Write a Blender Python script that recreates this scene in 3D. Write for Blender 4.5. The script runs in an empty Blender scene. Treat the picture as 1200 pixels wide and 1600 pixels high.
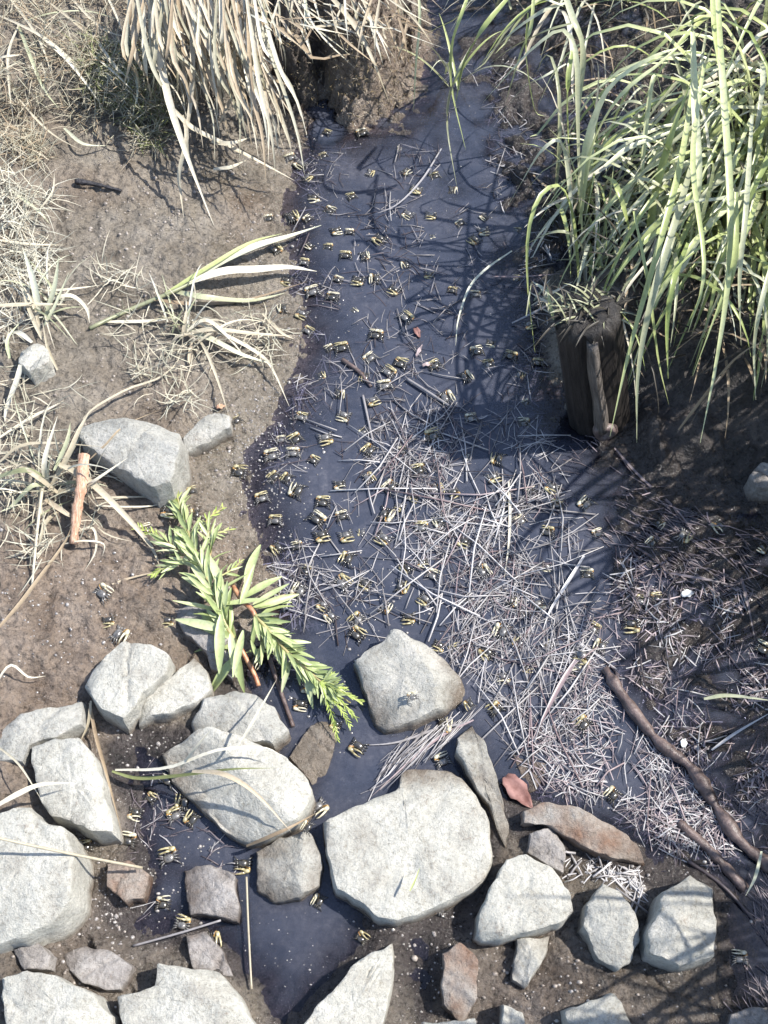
import bpy, bmesh, math, random
import numpy as np
from mathutils import Vector, Matrix, Quaternion
from mathutils import noise as mnoise

random.seed(7)
R = math.radians
scn = bpy.context.scene
COL = scn.collection

# ------------------------------------------------------------------ camera
F_PX, DIST, PITCH = 1755.0, 1.75, R(60)
CAM = Vector((0, -DIST*math.cos(PITCH), DIST*math.sin(PITCH)))
cam_d = bpy.data.cameras.new('camera')
cam = bpy.data.objects.new('camera', cam_d)
COL.objects.link(cam)
cam.location = CAM
cam.rotation_euler = (math.pi/2-PITCH, 0, 0)
cam_d.sensor_fit = 'VERTICAL'
cam_d.sensor_height = 24.0
cam_d.lens = F_PX/1600*24.0
cam_d.clip_start = 0.02
cam_d.clip_end = 200
scn.camera = cam

# ------------------------------------------------------------------ world, sun, exposure
SUN_FROM = Vector((1.0, 0.16, 0)).normalized()      # where the sun stands, over the ground
SUN_EL = R(52)
w = bpy.data.worlds.new("World")
scn.world = w
w.use_nodes = True
nt = w.node_tree
sky = nt.nodes.new('ShaderNodeTexSky')
sky.sky_type = 'NISHITA'
sky.sun_disc = False
sky.sun_elevation = SUN_EL
sky.sun_rotation = math.atan2(SUN_FROM.x, SUN_FROM.y)
bg = nt.nodes['Background']
nt.links.new(sky.outputs[0], bg.inputs[0])
bg.inputs[1].default_value = 0.15
sd = bpy.data.lights.new('sun', 'SUN')
sd.energy = 4.3
sd.angle = R(0.53)
sd.color = (1.0, 0.96, 0.9)
sun = bpy.data.objects.new('sun', sd)
COL.objects.link(sun)
sv = Vector((SUN_FROM.x*math.cos(SUN_EL), SUN_FROM.y*math.cos(SUN_EL), math.sin(SUN_EL)))
sun.rotation_euler = sv.to_track_quat('Z', 'Y').to_euler()
sun.location = sv*5
vs = scn.view_settings
vs.view_transform = 'Standard'
vs.look = 'None'
vs.exposure = 0.95
vs.gamma = 1
vs.use_curve_mapping = False

# ------------------------------------------------------------------ helpers
CP, SP = math.cos(math.pi/2-PITCH), math.sin(math.pi/2-PITCH)
def at(px, py, z=0.0):
    """the point at height z that the photograph shows at (px, py)"""
    a, b = (px-600)/F_PX, -(py-800)/F_PX
    d = Vector((a, b*CP + 1*SP, b*SP - 1*CP))
    t = (z-CAM.z)/d.z
    return CAM + d*t
def proj(p):
    q = Vector(p)-CAM
    y = q.y*CP + q.z*SP
    zz = -q.y*SP + q.z*CP
    return (600 + F_PX*q.x/-zz, 800 - F_PX*y/-zz)

def tag(o, label=None, cat=None, group=None, kind=None):
    if label: o['label'] = label
    if cat: o['category'] = cat
    if group: o['group'] = group
    if kind: o['kind'] = kind
    return o
def empty(name, loc):
    o = bpy.data.objects.new(name, None)
    o.empty_display_size = 0.02
    o.location = loc
    COL.objects.link(o)
    return o
class MB:
    def __init__(s): s.v = []; s.f = []; s.m = []
    def add(s, vs_, fs, mi=0):
        n = len(s.v); s.v.extend(vs_)
        for f in fs: s.f.append(tuple(i+n for i in f)); s.m.append(mi)
    def ribbon(s, pts, w_, fold=0.25, side=None, mi=0, taper=0.0, base=0.6):
        n = len(pts); V = []; Fs = []
        for i, p in enumerate(pts):
            t = i/(n-1)
            d = (pts[min(i+1, n-1)]-pts[max(i-1, 0)])
            if d.length < 1e-9: d = Vector((0, 0, 1))
            d.normalize()
            up = side if side else Vector((0, 0, 1))
            sx = d.cross(up)
            if sx.length < 1e-3: sx = d.cross(Vector((0, 1, 0)))
            sx.normalize()
            nn = sx.cross(d).normalized()
            ww = w_*0.5*(base+(1-base)*min(1, t*4))*max(0.05, (1-max(0, (t-0.35)/0.65)**1.7))
            V += [p-sx*ww+nn*ww*fold, p-nn*ww*fold*0.6, p+sx*ww+nn*ww*fold]
        for i in range(n-1):
            a = i*3
            Fs += [(a, a+1, a+4, a+3), (a+1, a+2, a+5, a+4)]
        s.add(V, Fs, mi)
    def tube(s, pts, rad, n=6, mi=0, cap=True, flat=1.0):
        V = []; Fs = []; m = len(pts)
        pr = None
        for i, p in enumerate(pts):
            d = (pts[min(i+1, m-1)]-pts[max(i-1, 0)]).normalized()
            if pr is None:
                pr = d.cross(Vector((0, 0, 1)))
                if pr.length < 1e-2: pr = d.cross(Vector((1, 0, 0)))
            pr = (pr-d*pr.dot(d)).normalized()
            q = d.cross(pr)
            r = rad[i] if hasattr(rad, '__len__') else rad
            for k in range(n):
                a = 2*math.pi*k/n
                V.append(p+pr*math.cos(a)*r+q*math.sin(a)*r*flat)
        for i in range(m-1):
            for k in range(n):
                k2 = (k+1) % n
                Fs.append((i*n+k, i*n+k2, (i+1)*n+k2, (i+1)*n+k))
        if cap:
            Fs.append(tuple(range(n-1, -1, -1))); Fs.append(tuple((m-1)*n+k for k in range(n)))
        s.add(V, Fs, mi)
    def mesh(s, name, mats, smooth=True):
        me = bpy.data.meshes.new(name)
        me.from_pydata([tuple(v) for v in s.v], [], s.f)
        for m in (mats if isinstance(mats, (list, tuple)) else [mats]): me.materials.append(m)
        if any(s.m): me.polygons.foreach_set('material_index', s.m)
        me.polygons.foreach_set('use_smooth', [smooth]*len(s.f))
        me.update()
        return me
    def build(s, name, mats, parent=None, smooth=True):
        return link(name, s.mesh(name, mats, smooth), parent)
def link(name, me, parent=None):
    o = bpy.data.objects.new(name, me)
    COL.objects.link(o)
    if parent:
        o.parent = parent
        o.location = -parent.location if me.get('world', 1) else (0, 0, 0)
    return o
def local(me): me['world'] = 0; return me
def curve(pts, n=10):
    """smooth curve through the points"""
    if len(pts) == 2: pts = [pts[0], (pts[0]+pts[1])*0.5, pts[1]]
    P = [pts[0]*2-pts[1]]+list(pts)+[pts[-1]*2-pts[-2]]
    out = []; m = len(pts)-1
    for i in range(n+1):
        u = i/n*m; k = min(int(u), m-1); t = u-k
        a, b, c, d = P[k], P[k+1], P[k+2], P[k+3]
        out.append(0.5*((2*b)+(c-a)*t+(2*a-5*b+4*c-d)*t*t+(3*b-a-3*c+d)*t**3))
    return out
def trace(px, n=10):
    return curve([at(*p) for p in px], n)

rng = np.random.default_rng(3)
TAB = rng.random((256, 256))
def vn(x, y, s=0):
    x = x+s*17.31; y = y+s*9.77
    xi = np.floor(x).astype(int); yi = np.floor(y).astype(int)
    fx = x-xi; fy = y-yi
    fx = fx*fx*(3-2*fx); fy = fy*fy*(3-2*fy)
    a = TAB[xi % 256, yi % 256]; b = TAB[(xi+1) % 256, yi % 256]
    c = TAB[xi % 256, (yi+1) % 256]; d = TAB[(xi+1) % 256, (yi+1) % 256]
    return (a*(1-fx)+b*fx)*(1-fy)+(c*(1-fx)+d*fx)*fy-0.5
def fbm(x, y, s=0, o=4, g=0.5):
    r = 0; a = 1; f = 1
    for k in range(o):
        r = r+a*vn(x*f, y*f, s+k*3); a *= g; f *= 2.03
    return r
def sstep(t):
    t = np.clip(t, 0, 1); return t*t*(3-2*t)
def W2(poly, z=0):
    return np.array([[at(a, b, z).x, at(a, b, z).y] for a, b in poly])
def sdist(X, Y, P):
    """signed distance to polygon, positive inside"""
    d = np.full(X.shape, 1e9); ins = np.zeros(X.shape, bool)
    n = len(P)
    for i in range(n):
        x0, y0 = P[i]; x1, y1 = P[(i+1) % n]
        ex, ey = x1-x0, y1-y0
        t = np.clip(((X-x0)*ex+(Y-y0)*ey)/(ex*ex+ey*ey+1e-12), 0, 1)
        d = np.minimum(d, np.hypot(X-x0-t*ex, Y-y0-t*ey))
        c = ((y0 > Y) != (y1 > Y)) & (X < (x1-x0)*(Y-y0)/(y1-y0+1e-12)+x0)
        ins ^= c
    return np.where(ins, d, -d)
def in_poly(px, py, P):
    ins = False; n = len(P)
    for i in range(n):
        x0, y0 = P[i]; x1, y1 = P[(i+1) % n]
        if (y0 > py) != (y1 > py) and px < (x1-x0)*(py-y0)/(y1-y0+1e-12)+x0: ins = not ins
    return ins

# ------------------------------------------------------------------ materials
class N:
    def __init__(s, name):
        s.m = bpy.data.materials.new(name); s.m.use_nodes = True
        s.t = s.m.node_tree; s.b = s.t.nodes['Principled BSDF']; s.out = s.t.nodes['Material Output']
    def n(s, ty, **k):
        x = s.t.nodes.new(ty)
        for a, b in k.items(): setattr(x, a, b)
        return x
    def l(s, a, b): s.t.links.new(a, b)
    def coord(s, kind='Object'):
        return s.n('ShaderNodeTexCoord').outputs[kind]
    def pos(s): return s.n('ShaderNodeNewGeometry').outputs['Position']
    def noise(s, vec, scale, detail=4, rough=0.6, dist=0):
        x = s.n('ShaderNodeTexNoise'); x.inputs['Scale'].default_value = scale
        x.inputs['Detail'].default_value = detail; x.inputs['Roughness'].default_value = rough
        x.inputs['Distortion'].default_value = dist
        s.l(vec, x.inputs['Vector']); return x.outputs['Fac']
    def ramp(s, fac, stops):
        x = s.n('ShaderNodeValToRGB'); e = x.color_ramp.elements
        while len(e) < len(stops): e.new(0.5)
        for i, (p, c) in enumerate(stops):
            e[i].position = p; e[i].color = (*c, 1) if len(c) == 3 else c
        s.l(fac, x.inputs[0]); return x.outputs[0]
    def mix(s, fac, a, b, mode='MIX'):
        x = s.n('ShaderNodeMix', data_type='RGBA', blend_type=mode)
        for v, i in ((fac, 0), (a, 6), (b, 7)):
            if isinstance(v, (int, float)): x.inputs[i].default_value = v
            elif isinstance(v, tuple): x.inputs[i].default_value = (*v, 1)
            else: s.l(v, x.inputs[i])
        return x.outputs[2]
    def math(s, op, a, b=0.5, c=0.5, clamp=False):
        x = s.n('ShaderNodeMath', operation=op, use_clamp=clamp)
        for i, v in enumerate((a, b, c)):
            if isinstance(v, (int, float)): x.inputs[i].default_value = v
            else: s.l(v, x.inputs[i])
        return x.outputs[0]
    def bump(s, h, strength=0.5, dist=0.002, prev=None):
        x = s.n('ShaderNodeBump'); x.inputs['Strength'].default_value = strength
        x.inputs['Distance'].default_value = dist
        s.l(h, x.inputs['Height'])
        if prev: s.l(prev, x.inputs['Normal'])
        return x.outputs[0]

def mat_mud():
    m = N('wet_mud'); p = m.pos()
    at_ = m.n('ShaderNodeAttribute'); at_.attribute_name = 'tone'
    sx = m.n('ShaderNodeSeparateColor'); m.l(at_.outputs['Color'], sx.inputs[0])
    orange, dark = sx.outputs[0], sx.outputs[1]
    n1 = m.noise(p, 14, 6, 0.65); n2 = m.noise(p, 130, 5, 0.7); n3 = m.noise(p, 450, 3, 0.6)
    grey = m.ramp(n1, [(0.3, (0.125, 0.104, 0.078)), (0.5, (0.20, 0.172, 0.136)), (0.72, (0.27, 0.24, 0.20))])
    och = m.ramp(n1, [(0.3, (0.125, 0.09, 0.064)), (0.52, (0.215, 0.168, 0.130)), (0.75, (0.30, 0.25, 0.205))])
    c = m.mix(orange, grey, och)
    blk = m.ramp(n1, [(0.3, (0.022, 0.019, 0.018)), (0.7, (0.095, 0.080, 0.074))])
    c = m.mix(dark, c, blk)
    sp = m.ramp(n2, [(0.36, (0.30, 0.29, 0.28)), (0.46, (0.95, 0.95, 0.95)), (0.72, (1.4, 1.38, 1.33))])
    c = m.mix(0.85, c, sp, 'MULTIPLY')
    v = m.n('ShaderNodeTexVoronoi'); v.inputs['Scale'].default_value = 170; m.l(p, v.inputs['Vector'])
    gr = m.ramp(v.outputs['Distance'], [(0.06, (1, 1, 1)), (0.13, (0, 0, 0))])
    gm = m.math('MULTIPLY', gr, m.math('GREATER_THAN', n1, 0.5))
    c = m.mix(m.math('MULTIPLY', gm, 0.45), c, (0.38, 0.34, 0.29))
    m.l(c, m.b.inputs['Base Color'])
    sz = m.n('ShaderNodeSeparateXYZ'); m.l(p, sz.inputs[0])
    wet = m.n('ShaderNodeMapRange'); wet.inputs[1].default_value = 0.0; wet.inputs[2].default_value = 0.07
    wet.inputs[3].default_value = 0.10; wet.inputs[4].default_value = 0.58
    m.l(sz.outputs[2], wet.inputs[0])
    r = m.math('ADD', wet.outputs[0], m.math('MULTIPLY', m.math('SUBTRACT', n1, 0.5), 0.5), clamp=True)
    m.l(m.math('MAXIMUM', r, 0.12), m.b.inputs['Roughness'])
    b1 = m.bump(n2, 1.0, 0.009); b2 = m.bump(n3, 0.8, 0.002, b1)
    b3 = m.bump(v.outputs['Distance'], 0.5, 0.0025, b2)
    m.l(b3, m.b.inputs['Normal'])
    return m.m
def mat_water():
    m = N('murky_water'); p = m.pos()
    n1 = m.noise(p, 5, 4, 0.6); n2 = m.noise(p, 60, 4, 0.65); n3 = m.noise(p, 28, 3, 0.5)
    film = m.mix(m.ramp(m.noise(p, 9, 5, 0.65), [(0.42, (0, 0, 0)), (0.66, (1, 1, 1))]), m.ramp(m.noise(p, 60, 6, 0.8), [(0.3, (0.028, 0.034, 0.052)), (0.6, (0.052, 0.059, 0.083)), (0.8, (0.11, 0.112, 0.13))]), m.ramp(m.noise(p, 90, 6, 0.8), [(0.3, (0.042, 0.046, 0.064)), (0.55, (0.085, 0.088, 0.110)), (0.75, (0.18, 0.175, 0.19))]))
    df = m.n('ShaderNodeBsdfDiffuse'); m.l(film, df.inputs[0])
    tr = m.n('ShaderNodeBsdfTransparent'); tr.inputs[0].default_value = (0.62, 0.62, 0.74, 1)
    gl = m.n('ShaderNodeBsdfGlossy'); gl.inputs['Roughness'].default_value = 0.03
    bp = m.bump(n2, 0.25, 0.002); bp = m.bump(n3, 0.3, 0.005, bp)
    m.l(bp, gl.inputs['Normal'])
    fr = m.n('ShaderNodeFresnel'); fr.inputs[0].default_value = 1.36; m.l(bp, fr.inputs['Normal'])
    mx = m.n('ShaderNodeMixShader')
    dp = m.n('ShaderNodeAttribute'); dp.attribute_name = 'murk'
    fac = m.math('MULTIPLY', dp.outputs['Fac'], m.math('ADD', 0.72, m.math('MULTIPLY', n1, 0.45)), clamp=True)
    m.l(m.math('MINIMUM', fac, 0.86), mx.inputs[0]); m.l(tr.outputs[0], mx.inputs[1]); m.l(df.outputs[0], mx.inputs[2])
    m2 = m.n('ShaderNodeMixShader'); m.l(m.math('MULTIPLY', fr.outputs[0], 1.3), m2.inputs[0])
    m.l(mx.outputs[0], m2.inputs[1]); m.l(gl.outputs[0], m2.inputs[2])
    m.l(m2.outputs[0], m.out.inputs[0])
    return m.m
def mat_rock(name, lo, mid, hi, wet=0.03):
    m = N(name); p = m.pos()
    n1 = m.noise(p, 22, 5, 0.6); n2 = m.noise(p, 160, 6, 0.75); n3 = m.noise(p, 600, 3, 0.7)
    c = m.ramp(n1, [(0.3, lo), (0.5, mid), (0.72, hi)])
    sp = m.ramp(n2, [(0.34, (0.68, 0.66, 0.62)), (0.48, (0.97, 0.97, 0.97)), (0.7, (1.14, 1.13, 1.1))])
    c = m.mix(1.0, c, sp, 'MULTIPLY')
    sp3 = m.ramp(n3, [(0.36, (0.72, 0.72, 0.7)), (0.5, (1, 1, 1))])
    c = m.mix(0.8, c, sp3, 'MULTIPLY')
    # damp, mud stained foot of the stone just above the water line
    sz = m.n('ShaderNodeSeparateXYZ'); m.l(p, sz.inputs[0])
    zz = m.math('ADD', sz.outputs[2], m.math('MULTIPLY', m.math('SUBTRACT', m.noise(p, 55, 4, 0.6), 0.5), 0.03))
    wz = m.n('ShaderNodeMapRange'); wz.inputs[1].default_value = wet*0.25; wz.inputs[2].default_value = wet
    m.l(zz, wz.inputs[0])
    stain = m.mix(0.75, c, (0.30, 0.21, 0.15), 'MULTIPLY')
    c = m.mix(wz.outputs[0], stain, c)
    spl = m.ramp(m.noise(p, 30, 6, .8), [(.60, (0, 0, 0)), (.68, (1, 1, 1))])
    c = m.mix(m.math('MULTIPLY', spl, .5), c, (.20, .15, .11))     # dried mud splashes
    m.l(c, m.b.inputs['Base Color'])
    rr = m.n('ShaderNodeMapRange'); rr.inputs[3].default_value = 0.22; rr.inputs[4].default_value = 0.8
    m.l(wz.outputs[0], rr.inputs[0]); m.l(rr.outputs[0], m.b.inputs['Roughness'])
    m.b.inputs['Specular IOR Level'].default_value = 0.35
    b1 = m.bump(m.noise(p, 60, 6, 0.75), 0.9, 0.009); b2 = m.bump(n2, 0.6, 0.003, b1); 
    vc = m.n('ShaderNodeTexVoronoi', feature='DISTANCE_TO_EDGE'); vc.inputs['Scale'].default_value = 13
    wv = m.n('ShaderNodeVectorMath', operation='ADD'); nz = m.n('ShaderNodeTexNoise'); nz.inputs['Scale'].default_value = 18; nz.inputs['Detail'].default_value = 5; m.l(p, nz.inputs['Vector'])
    sc_ = m.n('ShaderNodeVectorMath', operation='SCALE'); sc_.inputs['Scale'].default_value = .12; m.l(nz.outputs['Color'], sc_.inputs[0])
    m.l(p, wv.inputs[0]); m.l(sc_.outputs[0], wv.inputs[1]); m.l(wv.outputs[0], vc.inputs['Vector'])
    ck = m.ramp(vc.outputs['Distance'], [(0.0, (0, 0, 0)), (0.022, (1, 1, 1))])
    ck = m.math('MAXIMUM', ck, m.ramp(m.noise(p, 7, 2, .5), [(.38, (0, 0, 0)), (.46, (1, 1, 1))]))
    b2 = m.bump(ck, .35, .003, b2)
    b3 = m.bump(n3, 0.5, 0.001, b2)
    m.l(b3, m.b.inputs['Normal'])
    return m.m
def mat_blade(name, a, b, c, trans=0.25, rough=0.5, scale=(9, 60)):
    m = N(name); p = m.pos()
    oi = m.n('ShaderNodeObjectInfo')
    n1 = m.noise(p, scale[0], 3, 0.6)
    f = m.math('ADD', m.math('MULTIPLY', oi.outputs['Random'], 0.5), m.math('MULTIPLY', n1, 0.5))
    col = m.ramp(f, [(0.15, a), (0.5, b), (0.82, c)])
    n2 = m.noise(p, scale[1]*3, 4, 0.7)
    col = m.mix(0.6, col, m.ramp(n2, [(0.3, (0.66, 0.64, 0.58)), (0.52, (1, 1, 1)), (0.75, (1.12, 1.1, 1.06))]), 'MULTIPLY')
    m.l(col, m.b.inputs['Base Color'])
    m.b.inputs['Roughness'].default_value = rough
    m.b.inputs['Specular IOR Level'].default_value = 0.4
    m.l(m.bump(n2, 0.3, 0.0006), m.b.inputs['Normal'])
    if trans:
        t = m.n('ShaderNodeBsdfTranslucent'); m.l(col, t.inputs[0])
        x = m.n('ShaderNodeMixShader'); x.inputs[0].default_value = trans
        m.l(m.b.outputs[0], x.inputs[1]); m.l(t.outputs[0], x.inputs[2]); m.l(x.outputs[0], m.out.inputs[0])
    return m.m
def mat_wood(name, a, b, scale=(40, 40, 5), rough=0.6, spec=0.4):
    m = N(name); p = m.coord()
    mp = m.n('ShaderNodeMapping'); mp.inputs['Scale'].default_value = scale; m.l(p, mp.inputs[0])
    n1 = m.noise(mp.outputs[0], 3, 6, 0.7, 0.6)
    n2 = m.noise(m.pos(), 90, 5, 0.7)
    c = m.ramp(n1, [(0.35, a), (0.65, b)])
    c = m.mix(0.6, c, m.ramp(n2, [(0.3, (0.5, 0.5, 0.5)), (0.6, (1.1, 1.1, 1.1))]), 'MULTIPLY')
    m.l(c, m.b.inputs['Base Color']); m.b.inputs['Roughness'].default_value = rough
    m.b.inputs['Specular IOR Level'].default_value = spec
    b = m.bump(n1, 0.9, 0.004); m.l(m.bump(n2, 0.4, 0.002, b), m.b.inputs['Normal'])
    return m.m
def mat_simple(name, a, b, scale=200, rough=0.3, coat=0.0, spec=0.5):
    m = N(name); p = m.pos()
    n1 = m.noise(p, scale, 4, 0.6)
    m.l(m.ramp(n1, [(0.35, a), (0.65, b)]), m.b.inputs['Base Color'])
    m.b.inputs['Roughness'].default_value = rough
    m.b.inputs['Coat Weight'].default_value = coat
    m.b.inputs['Coat Roughness'].default_value = 0.08
    m.b.inputs['Specular IOR Level'].default_value = spec
    m.l(m.bump(n1, 0.3, 0.0008), m.b.inputs['Normal'])
    return m.m

M = {}
M['mud'] = mat_mud()
M['water'] = mat_water()
M['rock'] = mat_rock('pale_rock', (0.38, 0.36, 0.315), (0.49, 0.475, 0.42), (0.58, 0.56, 0.50))
M['rock_grey'] = mat_rock('grey_rock', (0.29, 0.28, 0.25), (0.41, 0.40, 0.36), (0.51, 0.49, 0.445), 0.035)
M['rock_dull'] = mat_rock('silted_rock', (0.22, 0.20, 0.185), (0.33, 0.305, 0.285), (0.44, 0.415, 0.395), 0.03)
M['rock_brown'] = mat_rock('rusty_rock', (0.20, 0.11, 0.07), (0.29, 0.235, 0.195), (0.38, 0.36, 0.33), 0.03)
M['green'] = mat_blade('marsh_grass_green', (0.22, 0.28, 0.08), (0.42, 0.46, 0.20), (0.66, 0.67, 0.46), 0.18, 0.32, (5, 40))
M['green_dull'] = mat_blade('marsh_grass_dull', (0.20, 0.21, 0.11), (0.42, 0.43, 0.28), (0.66, 0.66, 0.53), 0.18, 0.36)
M['dead'] = mat_blade('dead_grass', (0.34, 0.29, 0.20), (0.54, 0.49, 0.375), (0.70, 0.67, 0.56), 0.15, 0.5)
M['dead_tan'] = mat_blade('dead_grass_tan', (0.20, 0.14, 0.085), (0.36, 0.285, 0.19), (0.50, 0.44, 0.34), 0.1, 0.55)
M['rotten'] = mat_blade('rotten_grass', (0.02, 0.017, 0.012), (0.06, 0.05, 0.035), (0.16, 0.15, 0.10), 0, 0.5)
M['dry_fine'] = mat_blade('dry_fine_grass', (0.24, 0.22, 0.14), (0.44, 0.42, 0.32), (0.62, 0.61, 0.54), 0.15, 0.55)
M['moss_root'] = mat_blade('moss_roots', (0.07, 0.05, 0.02), (0.17, 0.125, 0.06), (0.30, 0.235, 0.13), 0, 0.6)
M['moss_fine'] = mat_blade('olive_fine_grass', (0.12, 0.14, 0.05), (0.25, 0.27, 0.12), (0.40, 0.39, 0.24), 0.15, 0.55)
M['straw'] = mat_blade('wet_straw', (0.17, 0.155, 0.155), (0.29, 0.275, 0.275), (0.46, 0.445, 0.44), 0, 0.35)
M['straw_pale'] = mat_blade('silvery_straw', (0.34, 0.32, 0.315), (0.47, 0.45, 0.445), (0.62, 0.60, 0.59), 0, 0.3)
M['straw_dark'] = mat_blade('soaked_straw', (0.035, 0.027, 0.028), (0.10, 0.08, 0.085), (0.20, 0.17, 0.18), 0, 0.35)
M['straw_pink'] = mat_blade('pinkish_straw', (0.17, 0.12, 0.12), (0.28, 0.215, 0.22), (0.40, 0.33, 0.33), 0, 0.4)
M['leaf'] = mat_blade('goldenrod_leaf', (0.22, 0.28, 0.10), (0.38, 0.44, 0.20), (0.56, 0.59, 0.36), 0.15, 0.4, (26, 50))
M['bud'] = mat_blade('goldenrod_bud', (0.30, 0.40, 0.07), (0.42, 0.50, 0.13), (0.52, 0.57, 0.22), 0.2, 0.5)
M['stem'] = mat_blade('goldenrod_stem', (0.30, 0.17, 0.09), (0.36, 0.33, 0.15), (0.42, 0.42, 0.2), 0, 0.45)
M['stem_red'] = mat_simple('reddish_stem', (0.30, 0.10, 0.05), (0.46, 0.27, 0.15), 120, 0.4)
M['post'] = mat_wood('shaded_rotten_post', (0.006, 0.005, 0.005), (0.038, 0.032, 0.028), (60, 60, 6), 0.55)  # rotten wood, its colour darkened further to carry the shade on the post
M['black_soil'] = mat_simple('black_soil', (0.012, 0.010, 0.008), (0.06, 0.05, 0.038), 120, 0.6)
M['post_pale'] = mat_wood('worn_pale_wood', (0.05, 0.042, 0.036), (0.20, 0.175, 0.155), (90, 90, 8), 0.5)
M['stick'] = mat_wood('soaked_branch', (0.06, 0.042, 0.038), (0.19, 0.14, 0.125), (12, 12, 12), 0.35)
M['orange_wood'] = mat_wood('orange_wood', (0.42, 0.20, 0.11), (0.72, 0.50, 0.36), (120, 25, 20), 0.6)
M['dark_stick'] = mat_wood('charred_twig', (0.012, 0.012, 0.014), (0.06, 0.055, 0.06), (60, 60, 60), 0.4)
M['crab'] = mat_simple('crab_shell', (0.018, 0.016, 0.013), (0.075, 0.066, 0.05), 260, 0.22, 0.8, 0.7)
M['crab_pale'] = mat_simple('crab_shell_grey', (0.06, 0.055, 0.05), (0.17, 0.16, 0.145), 260, 0.22, 0.8, 0.7)
M['claw'] = mat_simple('crab_claw', (0.22, 0.18, 0.085), (0.52, 0.46, 0.27), 200, 0.25, 0.4)
M['claw_pale'] = mat_simple('crab_claw_pale', (0.30, 0.27, 0.17), (0.68, 0.63, 0.48), 200, 0.25, 0.4)
M['claw_root'] = mat_simple('crab_claw_root', (0.22, 0.10, 0.03), (0.45, 0.27, 0.08), 200, 0.3, 0.4)
M['red_leaf'] = mat_simple('brown_leaf', (0.15, 0.07, 0.06), (0.30, 0.17, 0.15), 60, 0.7, spec=.2)
M['pebble'] = mat_simple('pebble', (0.14, 0.115, 0.095), (0.34, 0.30, 0.26), 90, 0.35)
M['bead'] = mat_simple('pale_specks', (0.11, 0.095, 0.085), (0.40, 0.37, 0.34), 260, 0.12, 1.0, 1.0)  # pale colour plays the sun glints on wet mud; scum uses it too
M['shell'] = mat_simple('shell_bit', (0.6, 0.6, 0.58), (0.8, 0.8, 0.78), 90, 0.4)

# ------------------------------------------------------------------ ground
WATER = [(690, -400), (672, -60), (660, 80), (645, 150), (610, 200), (560, 208), (500, 200), (470, 215), (450, 290), (440, 350), (450, 430), (470, 520),
         (455, 590), (425, 660), (385, 705), (375, 760), (395, 830), (415, 900), (425, 960), (395, 1010), (335, 1060),
         (300, 1120), (200, 1130), (150, 1160), (180, 1250), (190, 1320), (140, 1420), (160, 1460), (250, 1500), (385, 1560), (400, 1640),
         (405, 1800), (480, 1800), (500, 1600), (620, 1470), (645, 1500), (640, 1620), (680, 1620), (690, 1480), (745, 1465), (800, 1330),
         (900, 1360), (990, 1380), (1060, 1350), (1120, 1400), (1130, 1640), (1250, 1900), (1290, 1400), (1260, 1100), (1270, 860),
         (1180, 800), (1060, 795), (1000, 760), (965, 700), (945, 650), (880, 640), (865, 500), (840, 440), (900, 400), (960, 330), (1000, 150), (1000, -60), (1010, -400)]
TOPLEFT = [(-500, -300), (-500, 240), (60, 235), (150, 215), (260, 225), (300, 185), (380, 150), (420, 60), (440, -300)]
LEFTEDGE = [(-500, 240), (60, 250), (90, 330), (85, 420), (40, 520), (-500, 620)]
CLIFF = [(395, -250), (400, 60), (415, 150), (450, 185), (500, 198), (570, 204), (625, 200), (650, 145), (668, 60), (680, -250)]
RBANK = [(905, 440), (960, 330), (1010, 150), (1020, -400), (2100, -300), (1700, 780), (1300, 800), (1190, 770), (1100, 750), (1040, 755), (1000, 735), (975, 680), (955, 600), (900, 540), (885, 480)]
RBANK2 = [(1330, 760), (1290, 1000), (1300, 1300), (1290, 1700), (1300, 2200), (2600, 2200), (2600, 760)]
WETFLAT = [(930,640),(980,760),(960,900),(930,1010),(960,1100),(1010,1230),(900,1270),(1000,1370),(1400,1400),(1400,700),(1100,700)]
UPFLAT = [(690,-350),(700,60),(740,200),(790,330),(840,440),(900,560),(1050,350),(1050,-350)]
MOSSLUMP = [(975, 650), (1000, 640), (1040, 670), (1060, 740), (1040, 775), (1000, 750)]

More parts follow.
